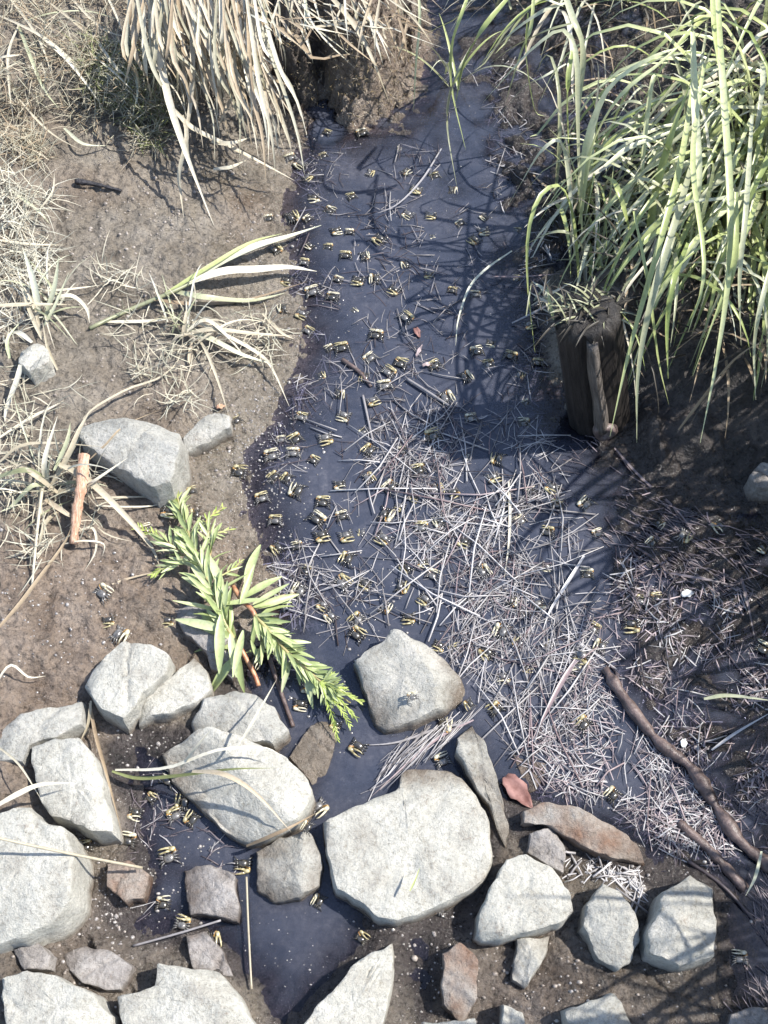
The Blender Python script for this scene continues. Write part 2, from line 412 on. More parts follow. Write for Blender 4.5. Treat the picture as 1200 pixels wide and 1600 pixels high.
r_, g1, d_, b_ = M['rock'], M['rock_grey'], M['rock_dull'], M['rock_brown']
ROCKS = [
 ([(505,1290),(560,1262),(622,1234),(626,1200),(640,1195),(700,1200),(735,1225),(765,1290),(770,1350),(755,1385),(720,1405),(680,1425),(620,1448),(590,1438),(560,1415),(525,1395),(510,1340)], .062, r_, 'largest pale flat-topped boulder at the bottom centre, with a tiny green blade on it', (0,-.03), 1),
 ([(552,1040),(575,1020),(600,1008),(610,992),(640,1000),(690,1025),(725,1065),(730,1085),(700,1110),(650,1132),(600,1142),(585,1130),(572,1085)], .048, g1, 'grey angular boulder standing alone in the water below the straw mat', (.15,.12), 2),
 ([(735,1130),(755,1160),(775,1215),(795,1290),(788,1325),(765,1265),(740,1230),(712,1180),(715,1155)], .035, g1, 'narrow leaning grey rock sliver right behind the largest boulder', (-.2,.1), 1),
 ([(250,1175),(300,1150),(330,1143),(400,1165),(450,1185),(485,1225),(492,1250),(470,1290),(430,1310),(390,1318),(350,1300),(300,1250),(265,1215)], .075, r_, 'long pale boulder with a shaded slanting side and straw strands across it', (.45,.35), 1),
 ([(400,1330),(440,1310),(490,1305),(503,1350),(500,1385),(470,1405),(430,1410),(402,1390)], .040, g1, 'squarish grey rock wedged left of the largest boulder', (.3,0), 2),
 ([(285,1358),(330,1352),(368,1372),(375,1420),(372,1440),(320,1432),(297,1432)], .034, d_, 'small pinkish grey rock with a steep dark left side, half in the pool', (.25,0), 2),
 ([(50,1170),(85,1155),(130,1158),(150,1185),(165,1230),(185,1305),(150,1310),(120,1292),(85,1280),(65,1250)], .065, r_, 'pale oblong rock lying just above the big round boulder at the left edge', (.1,-.05), 1),
 ([(-60,1290),(20,1270),(55,1265),(75,1290),(110,1300),(125,1340),(122,1410),(95,1445),(40,1470),(-30,1490),(-80,1400)], .085, r_, 'big rounded pale boulder cut by the left edge', (.08,-.05), 1),
 ([(200,1005),(240,1012),(268,1030),(262,1060),(225,1090),(215,1110),(195,1128),(160,1115),(133,1075),(150,1045)], .055, r_, 'brightest flat whitish rock under the green cutting, on the mud', (.02,-.02), 0),
 ([(300,1025),(325,1045),(332,1080),(310,1100),(270,1115),(215,1130),(210,1112),(240,1080),(270,1060)], .034, r_, 'pale grey slab tucked against the brightest whitish rock', (-.05,.05), 1),
 ([(-20,1150),(30,1120),(80,1105),(125,1095),(127,1135),(90,1155),(50,1165),(40,1195),(-20,1190)], .022, g1, 'low half buried slab in mud at the left edge', (0,0), 1),
 ([(300,1130),(320,1095),(370,1083),(400,1090),(430,1110),(452,1145),(430,1168),(380,1163),(340,1145),(300,1155)], .040, g1, 'grey rounded rock with brown hollow behind the straw-draped boulder', (.1,.1), 2),
 ([(452,1185),(480,1142),(510,1120),(530,1150),(512,1210),(490,1230)], .016, g1, 'drowned purplish slab showing beneath the tip of the cutting', (0,0), 1),
 ([(5,1530),(40,1518),(100,1530),(150,1555),(175,1590),(180,1660),(20,1660)], .055, r_, 'broad pale rock at the bottom left corner', (.1,0), 1),
 ([(185,1560),(245,1543),(248,1505),(300,1512),(340,1515),(370,1550),(400,1600),(400,1670),(200,1670)], .055, r_, 'wide pale boulder at the bottom edge left of the dark pool', (.05,.05), 2),
 ([(100,1490),(130,1475),(180,1490),(210,1515),(190,1550),(150,1545),(110,1520)], .026, d_, 'muddy low grey stone between the two bottom left boulders', (0,0), 2),
 ([(290,1462),(320,1455),(350,1490),(362,1528),(300,1512)], .014, d_, 'flat silted stone at the upper rim of the dark pool', (0,0), 1),
 ([(612,1472),(616,1520),(600,1600),(590,1680),(455,1680),(475,1600),(520,1550),(560,1500)], .055, r_, 'wedge shaped pale boulder with a long crack at the bottom edge', (-.1,.05), 1),
 ([(790,1345),(820,1335),(860,1360),(890,1400),(896,1430),(870,1450),(800,1466),(752,1474),(742,1465),(755,1410)], .055, r_, 'bright triangular rock right of the largest boulder', (0,-.05), 1),
 ([(940,1380),(965,1395),(990,1430),(1000,1470),(985,1505),(965,1520),(935,1500),(908,1450),(915,1415)], .046, g1, 'teardrop shaped grey rock right of the bright triangular one', (.1,.15), 2),
 ([(1075,1370),(1110,1390),(1118,1440),(1112,1500),(1060,1512),(1010,1495),(1005,1465),(1030,1400)], .058, g1, 'ridged grey rock half in shadow at the lower right', (-.3,0), 2),
 ([(815,1270),(840,1260),(900,1265),(960,1290),(1000,1320),(1010,1345),(960,1343),(930,1332),(880,1308),(850,1288),(815,1287)], .026, b_, 'long low rusty brown arched rock among straw', (0,.2), 1),
 ([(830,1302),(868,1290),(882,1330),(880,1368),(850,1352),(822,1332)], .018, d_, 'small silted stone under the left end of the rusty arched rock', (0,0), 2),
 ([(805,1468),(860,1462),(846,1510),(822,1543),(800,1530)], .026, g1, 'small wedge of grey stone directly below the bright triangular rock', (.3,0), 1),
 ([(880,1580),(960,1552),(985,1600),(1000,1660),(910,1660)], .036, g1, 'angular grey stone cut by the bottom edge, right of centre', (.2,0), 1),
 ([(690,1490),(720,1472),(746,1500),(745,1560),(722,1600),(692,1570)], .022, b_, 'dark brown wet stone below the largest boulder', (0,0), 1),
 ([(120,667),(170,660),(230,660),(283,680),(287,720),(270,765),(240,770),(200,745),(165,722),(125,692)], .050, g1, 'grey cracked rock bedded in the mud at the left, above the cutting', (.12,.1), 2),
 ([(287,690),(315,662),(340,648),(360,650),(362,672),(330,690),(288,710)], .030, g1, 'small elongated grey stone touching the cracked rock', (0,.35), 1),
 ([(33,545),(58,535),(80,553),(80,575),(50,588),(30,573)], .042, r_, 'pale fist sized stone below the grass tuft at the left edge', (0,0), 2),
 ([(268,952),(298,940),(345,960),(362,1000),(332,1020),(290,992)], .020, d_, 'flat grey stone half hidden beneath the leaves of the cutting', (0,0), 1),
 ([(318,1010),(350,1002),(375,1025),(362,1060),(330,1045)], .016, d_, 'small stone in the mud by the red stem end of the cutting', (0,0), 1),
 ([(785,1572),(815,1580),(822,1640),(780,1640)], .026, g1, 'small grey stone cut by the bottom edge', (0,0), 1),
 ([(165,1352),(200,1345),(235,1370),(226,1405),(195,1412),(170,1388)], .022, b_, 'muddy brown stone right of the big round boulder', (0,0), 1),
 ([(798,1180),(862,1198),(850,1235),(826,1242)], .010, d_, 'thin flat stone in the water behind the brown leaf', (0,0), 1),
 ([(20,1485),(60,1475),(85,1492),(80,1515),(40,1517)], .020, d_, 'small brown stone at the left edge below the round boulder', (0,0), 1),
 ([(660,1600),(740,1593),(746,1640),(660,1640)], .030, g1, 'slab whose top just shows at the bottom edge', (0,0), 0),
 ([(1170,745),(1185,728),(1215,730),(1225,765),(1180,765)], .030, d_, 'dim greenish stone in the shade at the right edge', (0,0), 1),
 ([(1140,1585),(1180,1572),(1230,1580),(1230,1640),(1130,1640)], .02, d_, 'shaded stone in the bottom right corner', (0,0), 1),
 ([(372,55),(395,45),(410,75),(412,120),(395,140),(380,110)], .03, d_, 'pinkish stone showing among dead grass above the bank', (0,0), 1),
]
def axis(lo, hi, step, far):
    a = list(np.arange(lo, hi, step)); s = step; x = hi
    while x < far: a.append(x); s *= 1.35; x += s
    s = step; x = lo-step
    while x > -far: a.insert(0, x); s *= 1.35; x -= s
    return np.array(a)
GX = axis(-0.95, 0.95, 0.0036, 30)
GY = axis(-0.85, 1.45, 0.0040, 30)
XX, YY = np.meshgrid(GX, GY, indexing='ij')
def ground(X, Y):
    wob = 0.018*fbm(X*14, Y*14, 5, 3)
    dw = sdist(X, Y, W2(WATER))+wob
    near = (np.abs(X) < 1.6) & (np.abs(Y) < 2.2)
    Z = np.where(dw < 0, 0.003+0.028*sstep(-dw/0.16), -0.001-0.024*sstep(dw/0.15))
    Z = Z+0.045*sstep((-X-0.25)/0.5)
    Z = Z+0.012*fbm(X*6, Y*6, 1, 3)*sstep((-dw+0.01)/0.1)
    for P, h, wd, s in ((TOPLEFT, 0.055, 0.05, 2), (LEFTEDGE, 0.03, 0.06, 3), (CLIFF, 0.16, 0.15, 4), (RBANK, 0.13, 0.22, 6), (RBANK2, 0.12, 0.15, 7), (MOSSLUMP, 0.04, 0.05, 8)):
        d = sdist(X, Y, W2(P))+0.03*fbm(X*18, Y*18, s+20, 4)
        Z = Z+h*sstep(d/wd)*(1+0.25*fbm(X*20, Y*20, s, 3))
    for rk in ROCKS:                                   # silt banked up against the stones
        c = at(*rk[0][0])
        near_ = (np.abs(X-c.x) < .4) & (np.abs(Y-c.y) < .4)
        d = -sdist(X[near_], Y[near_], W2(rk[0]))
        Z[near_] += 0.011*np.exp(-np.clip(d, 0, 1)/0.014)*(Z[near_] < 0.01)
    pc = at(936, 650)                                  # the bank is heaped up behind the post
    g = np.exp(-(np.clip(np.hypot((X-pc.x-.10)/1.25, Y-pc.y-.165)-.055, 0, 1)/.045)**2)
    Z = Z+g*np.clip(.185+.05*fbm(X*24, Y*24, 71, 4)-Z, 0, 1)
    # crevice in the undercut bank
    a, b = at(497, 95), at(512, 200)
    t = np.clip(((X-a.x)*(b.x-a.x)+(Y-a.y)*(b.y-a.y))/((b.x-a.x)**2+(b.y-a.y)**2), 0, 1)
    dc = np.hypot(X-a.x-t*(b.x-a.x), Y-a.y-t*(b.y-a.y))
    Z = Z-0.10*np.exp(-(dc/0.022)**2)
    dcl_ = sdist(X, Y, W2(CLIFF))
    Z = Z+0.06*fbm(X*34, Y*34, 61, 5, .62)*sstep((dcl_+0.01)/0.04)
    # crumbs, pits and casts of the mud
    rough = 0.35+0.65*sstep((Z+0.01)/0.04)
    Z = Z+rough*(0.010*fbm(X*32, Y*32, 11, 3)+0.007*fbm(X*95, Y*95, 13, 2)+0.003*fbm(X*210, Y*210, 15, 1))
    for P, lv, am, s in ((WETFLAT, -.0035, .016, 81), (UPFLAT, -.003, .020, 83)):
        d = sdist(X, Y, W2(P))+.05*fbm(X*11, Y*11, s+5, 4)
        f = sstep((d+.015)/.07)*(dw > 0)
        Z = Z*(1-f)+f*(lv+am*fbm(X*26, Y*26, s, 5, .62))
    # soft black mud lumps showing through the shallow water upstream right
    a = at(800, 260); b = at(1050, 870)
    for c_, rr in ((a, 0.16), (b, 0.13)):
        g = np.exp(-(((X-c_.x)/rr)**2+((Y-c_.y)/(rr*1.6))**2))
        Z = Z+g*(0.008+0.035*fbm(X*32, Y*32, 31, 4))*(dw > 0)
    return Z, dw
ZZ, DW = ground(XX, YY)
def gz(x, y):
    i = int(np.clip(np.searchsorted(GX, x)-1, 0, len(GX)-2)); j = int(np.clip(np.searchsorted(GY, y)-1, 0, len(GY)-2))
    u = (x-GX[i])/(GX[i+1]-GX[i]); v = (y-GY[j])/(GY[j+1]-GY[j])
    return float(ZZ[i, j]*(1-u)*(1-v)+ZZ[i+1, j]*u*(1-v)+ZZ[i, j+1]*(1-u)*v+ZZ[i+1, j+1]*u*v)
def surf(x, y): return max(gz(x, y), 0.0)
def onpx(px, py, lift=0.0):
    """the point of the ground (or the water) seen at a pixel"""
    z = 0.0
    for _ in range(12):
        p = at(px, py, z); z = 0.5*z+0.5*surf(p.x, p.y)
    p = at(px, py, z+lift)
    return p
nx, ny = XX.shape
co = np.empty((nx*ny, 3), np.float32)
co[:, 0] = XX.ravel(); co[:, 1] = YY.ravel(); co[:, 2] = ZZ.ravel()
ii, jj = np.meshgrid(np.arange(nx-1), np.arange(ny-1), indexing='ij')
q = (ii*ny+jj).ravel()
faces = np.stack([q, q+ny, q+ny+1, q+1], 1).astype(np.int32)
me = bpy.data.meshes.new('ground')
me.vertices.add(nx*ny); me.vertices.foreach_set('co', co.ravel())
me.loops.add(faces.size); me.loops.foreach_set('vertex_index', faces.ravel())
me.polygons.add(len(faces)); me.polygons.foreach_set('loop_start', np.arange(0, faces.size, 4, dtype=np.int32))
me.update(calc_edges=True)
me.polygons.foreach_set('use_smooth', [True]*len(faces))
# tone of mud: ochre silt lower left and on the bank, black silt under the water, plus shade painted on the right side and crevice
def blob(px, py, rx, ry):
    c = at(px, py); return np.exp(-(((XX-c.x)/rx)**2+((YY-c.y)/ry)**2))
och = np.clip(0.9*blob(130, 980, 0.28, 0.16)+1.6*blob(560, 90, 0.16, 0.22)+0.6*blob(80, 1180, .2, .15)+0.5*blob(900, 1560, .25, .12)+0.5*blob(200, 1400, .15, .1)+0.12+0.9*fbm(XX*7, YY*7, 41, 3), 0, 1)
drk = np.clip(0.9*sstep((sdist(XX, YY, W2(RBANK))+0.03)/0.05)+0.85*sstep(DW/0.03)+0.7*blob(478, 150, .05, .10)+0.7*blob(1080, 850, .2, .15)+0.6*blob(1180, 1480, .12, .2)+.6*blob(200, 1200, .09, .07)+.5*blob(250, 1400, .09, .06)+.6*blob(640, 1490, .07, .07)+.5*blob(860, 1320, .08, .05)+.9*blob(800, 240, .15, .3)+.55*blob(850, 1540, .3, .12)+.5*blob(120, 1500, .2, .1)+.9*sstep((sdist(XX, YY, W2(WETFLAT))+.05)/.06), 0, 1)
ca = me.color_attributes.new('tone', 'FLOAT_COLOR', 'POINT')
buf = np.zeros((nx*ny, 4), np.float32); buf[:, 0] = och.ravel(); buf[:, 1] = drk.ravel(); buf[:, 3] = 1
ca.data.foreach_set('color', buf.ravel())
me.materials.append(M['mud'])
g_ = bpy.data.objects.new('ground', me); COL.objects.link(g_)
tag(g_, 'wet brown and ochre mud flat and banks beside the creek', kind='structure')
sl = (slice(0, nx, 3), slice(0, ny, 3))
wx, wy, wz = XX[sl], YY[sl], ZZ[sl]
wnx, wny = wx.shape
ii, jj = np.meshgrid(np.arange(wnx-1), np.arange(wny-1), indexing='ij')
q = (ii*wny+jj).ravel()
mb = MB()
me = bpy.data.meshes.new('water')
me.from_pydata(np.stack([wx.ravel(), wy.ravel(), np.zeros(wx.size)], 1).tolist(), [], np.stack([q, q+wny, q+wny+1, q+1], 1).tolist())
at_ = me.attributes.new('murk', 'FLOAT', 'POINT')      # how much silt the light crosses: grows with the depth
at_.data.foreach_set('value', (1-np.exp(-np.clip(-wz-0.002, 0, 1)/0.010)).ravel().astype(np.float32))
me.materials.append(M['water'])
wo = bpy.data.objects.new('water', me); COL.objects.link(wo)
tag(wo, 'still slate blue shallow water of the tidal creek', kind='structure')

# ------------------------------------------------------------------ rocks
def make_rock(out, h, mat, label, seed, tilt=(0, 0), planes=3, dome=0.03, sink=0.03, group=None, notch=None):
    rnd = random.Random(seed)
    zc = gz(*(sum((at(a, b) for a, b in out), Vector())/len(out)).xy)
    base = max(zc, -0.008)
    P = [at(a, b, base+h*0.55) for a, b in out]
    P = [Vector((p.x, p.y)) for p in P]
    cen = sum(P, Vector((0, 0)))/len(P)
    # resample the outline by length
    n = 84; L = [0]
    for i in range(len(P)): L.append(L[-1]+(P[(i+1) % len(P)]-P[i]).length)
    O = []
    for k in range(n):
        s_ = L[-1]*k/n
        i = max(j for j in range(len(P)) if L[j] <= s_)
        O.append(P[i].lerp(P[(i+1) % len(P)], (s_-L[i])/(L[i+1]-L[i])))
    O = [O[k]+Vector(mnoise.noise_vector(Vector((O[k].x*45, O[k].y*45, seed)))[:2])*0.0035 for k in range(n)]
    size = L[-1]/6.28
    pl = []
    for k in range(1):                                  # a chamfered corner
        a = rnd.uniform(0, 6.28)
        pl.append((Vector((math.cos(a), math.sin(a))), rnd.uniform(.5, 1.2), rnd.uniform(.7, .9)*size))
    for k in range(planes):
        a = rnd.uniform(0, 6.28); sl = rnd.uniform(0.25, 0.8); off = rnd.uniform(0.25, 0.62)*size
        pl.append((Vector((math.cos(a), math.sin(a))), sl, off))
    rings = [(1.06, -1), (1.04, -0.4), (1.02, 0.1), (1.005, 0.5), (0.995, 0.86), (0.975, 0.97), (0.92, 1), (0.81, 1), (0.69, 1), (0.57, 1), (0.45, 1), (0.33, 1), (0.2, 1), (0.09, 1)]
    V = []; Fs = []
    for t, e in rings:
        for k in range(n):
            d = O[k]-cen
            xy = cen+d*t
            loc = xy-cen
            if e < 0: z = base+sink*e
            else:
                top = h*(1-dome*(t*t))+tilt[0]*loc.x+tilt[1]*loc.y
                for dv, sl, off in pl:
                    top = min(top, h-(loc.dot(dv)-off)*sl)
                top = max(top, h*0.22)
                z = base+top*e
                v3 = Vector((xy.x*1, xy.y*1, z+seed*3.1))
                z += 0.06*h*mnoise.fractal(v3*16, 0.9, 2.0, 2)+0.0016*mnoise.fractal(v3*95, 0.6, 2, 4)-0.0035*max(0, .12-abs(mnoise.noise(v3*13)))/.12
            v3 = Vector((xy.x, xy.y, z+seed))
            o2 = mnoise.noise_vector(v3*30)*0.0015+mnoise.noise_vector(v3*110)*0.0014
            V.append(Vector((xy.x+o2.x, xy.y+o2.y, z)))
    m_ = len(rings)
    for i in range(m_-1):
        for k in range(n):
            k2 = (k+1) % n
            Fs.append((i*n+k, i*n+k2, (i+1)*n+k2, (i+1)*n+k))
    Fs.append(tuple((m_-1)*n+k for k in range(n)))
    b = MB(); b.add(V, Fs)
    o = b.build('rock', mat)
    me = o.data
    c3 = Vector((cen.x, cen.y, base))
    for v in me.vertices: v.co -= c3
    o.location = c3
    tag(o, label, 'rock', group)
    me.set_sharp_from_angle(angle=R(34))
    me.update()
    return o, cen, size, base+h
for i, (o_, h, mt, lb, tl, npl) in enumerate(ROCKS):
    make_rock(o_, h*(.8 if mt is r_ else 1), mt, lb, i+1, tl, npl+(mt is not r_))

# ------------------------------------------------------------------ post
pb = onpx(936, 650)
pb = Vector((pb.x, pb.y, -0.03))
top = 0.14
while proj((pb.x, pb.y, top))[1] > 492 and top < 0.5: top += 0.004
print('POST TOP', top); post = empty('wooden_post', (pb.x, pb.y, 0)); post.rotation_euler = (0, R(-13), 0)
tag(post, 'dark rotting round wooden post stump standing at the edge of the right bank', 'post')
b = MB(); n = 40; V = []; Fs = []; rows = 24
for i in range(rows+1):
    z = -0.04+(top+0.04)*i/rows
    for k in range(n):
        a = 2*math.pi*k/n
        r0 = 0.047*(1+0.05*math.sin(2*a+1))
        gr = mnoise.noise(Vector((math.cos(a)*6, math.sin(a)*6, z*3)))*0.006+mnoise.noise(Vector((math.cos(a)*16, math.sin(a)*16, z*5)))*0.0035
        gap = math.exp(-((a-4.55)/0.10)**2)*0.012*min(1, z/0.1+0.3)
        zz = z
        if i > rows-3: zz += (0.018*mnoise.noise(Vector((math.cos(a)*3, math.sin(a)*3, 4)))+0.010*mnoise.noise(Vector((math.cos(a)*9, math.sin(a)*9, 4))))*(i-rows+3)/3
        V.append(Vector(((r0+gr-gap)*math.cos(a), (r0+gr-gap)*math.sin(a), zz)))
for rr, dz in ((0.85, 0.010), (0.6, 0.012), (0.3, 0.014)):
    for k in range(n):
        a = 2*math.pi*k/n
        V.append(Vector((0.047*rr*math.cos(a), 0.047*rr*math.sin(a), top+dz+0.012*mnoise.noise(Vector((math.cos(a)*4*rr, math.sin(a)*4*rr, 9))))))
for i in range(rows+3):
    for k in range(n):
        Fs.append((i*n+k, i*n+(k+1) % n, (i+1)*n+(k+1) % n, (i+1)*n+k))
Fs.append(tuple((rows+3)*n+k for k in range(n)))
b.add(V, Fs)
link('trunk', local(b.mesh('trunk', M['post'])), post)
b = MB(); pts = []; rad = []
for i in range(14):
    t = i/13; z = 0.035+(top-0.035-0.004)*t
    pts.append(Vector((0.002+0.0012*math.sin(t*7), -0.042, z))); rad.append(0.0185+0.001*math.sin(t*11)-(.004*t))
b.tube(pts, rad, 14, flat=0.62)
o = link('wood_strip', local(b.mesh('wood_strip', M['post_pale'])), post); o['label'] = 'paler worn strip of wood down the front'
b = MB()
for j, (rr, dy, zz) in enumerate(((0.0, 0, 0),)):
    V = []; Fs = []
    prof = [(0.019, 0.0), (0.019, -0.008), (0.015, -0.012), (0.010, -0.010), (0.006, -0.004)]
    for (r0, y0) in prof:
        for k in range(18):
            a = 2*math.pi*k/18; w2 = 1+0.12*math.sin(a*3+1)
            V.append(Vector((0.006+r0*w2*math.cos(a), -0.047+y0, 0.032+r0*w2*math.sin(a))))
    for i in range(len(prof)-1):
        for k in range(18):
            Fs.append((i*18+k, i*18+(k+1) % 18, (i+1)*18+(k+1) % 18, (i+1)*18+k))
    Fs.append(tuple((len(prof)-1)*18+k for k in range(18)))
    b.add(V, Fs)
link('knot', local(b.mesh('knot', M['stick'])), post)

# ------------------------------------------------------------------ sticks and leaves
def tubething(name, px, rad, mat, label, cat, zs=None, n=8, seg=18, bumpy=0.0):
    pts = curve([onpx(p[0], p[1], p[2] if len(p) > 2 else 0.003) for p in px], seg)
    rr = []
    for i in range(len(pts)):
        t = i/(len(pts)-1)
        r0 = rad[0]*(1-t)+rad[1]*t
        rr.append(r0*(1+bumpy*mnoise.fractal(Vector((t*14, 3, rad[0]*100)), .7, 2, 4)*.6))
    b = MB(); b.tube(pts, rr, n)
    c = pts[0].copy(); b.v = [v-c for v in b.v]
    o = link(name, b.mesh(name, mat)); o.location = c
    return tag(o, label, cat)
tubething('branch', [(945,1045,.006),(985,1105,.006),(1030,1160,.008),(1080,1200,.008),(1120,1262,.006),(1160,1318,.005),(1215,1360,.004)], (.006, .0105), M['stick'], 'long dark brown soaked branch lying across the straw at the lower right', 'branch', bumpy=1.1, n=12, seg=44)
tubething('branch', [(1060,1285,.002),(1110,1330,.002),(1165,1390,.002)], (.006, .008), M['stick'], 'second shorter dark branch half sunk beside the long soaked one', 'branch', bumpy=.5)
tubething('twig', [(118,283,.008),(150,288,.010),(190,298,.006)], (.005, .003), M['dark_stick'], 'short black twig on the bare mud below the upper left grass', 'twig', bumpy=.8)
tubething('wood_stick', [(131,712,.055),(127,760,.045),(120,800,.03),(115,850,.012)], (.0095, .0065), M['orange_wood'], 'short orange brown broken stick standing out of the left grass tuft', 'stick', bumpy=.5)
tubething('fallen_reed', [(66,762,.03),(58,830,.02),(50,915,.004)], (0.0027, 0.0017), M['dead'], 'thick whitish reed stem left of the orange stick', 'reed')
tubething('twig', [(535,562,.003),(560,580,.004),(580,604,.002)], (.004, .003), M['stick'], 'short brown twig on the dark water left of centre', 'twig')
tubething('fallen_reed', [(636,592,.005),(665,610,.006),(702,634,.004)], (0.0025, 0.0022), M['straw'], 'pale straight reed piece floating upstream of the straw mat', 'reed')
tubething('fallen_reed', [(567,618,.003),(575,655,.004),(583,692,.003)], (0.0022, 0.0018), M['straw'], 'pale reed piece floating below the short brown twig', 'reed')
tubething('fallen_reed', [(385,1370,.02),(388,1450,.012),(393,1545,.006)], (0.0014, 0.0013), M['dead'], 'thin white reed lying down over the dark pool', 'reed')
tubething('fallen_reed', [(-10,1308,.10),(100,1332,.088),(222,1356,.04)], (0.0016, 0.0019), M['dead'], 'tan reed lying over the big round left boulder', 'reed')
tubething('fallen_reed', [(208,1478,.004),(280,1458,.012),(345,1438,.02)], (0.0014, 0.0014), M['straw'], 'thin grey reed slanting over the left end of the dark pool', 'reed')
tubething('twig', [(418,1020,.006),(440,1085,.004),(458,1135,.004)], (.0035, .003), M['stick'], 'reddish brown twig between the cutting and the grey rounded rock', 'twig')
tubething('twig', [(1075,1345,.004),(1130,1385,.004),(1180,1440,.003)], (.003, .002), M['straw_dark'], 'thin soaked stalk in the shade above the lower right corner', 'twig')
def strand(px, w_, mat, label, name='grass_strand', cat='grass blade', n=14, fold=.3, grp=None):
    pts = curve([onpx(p[0], p[1], p[2]) for p in px], n)
    b = MB(); b.ribbon(pts, w_*(.72 if w_ > .004 else 1), fold); c = pts[0].copy(); b.v = [v-c for v in b.v]
    o = link(name, b.mesh(name, mat)); o.location = c
    return tag(o, label, cat, grp)
D, T, S_ = M['dead'], M['dead_tan'], M['straw']
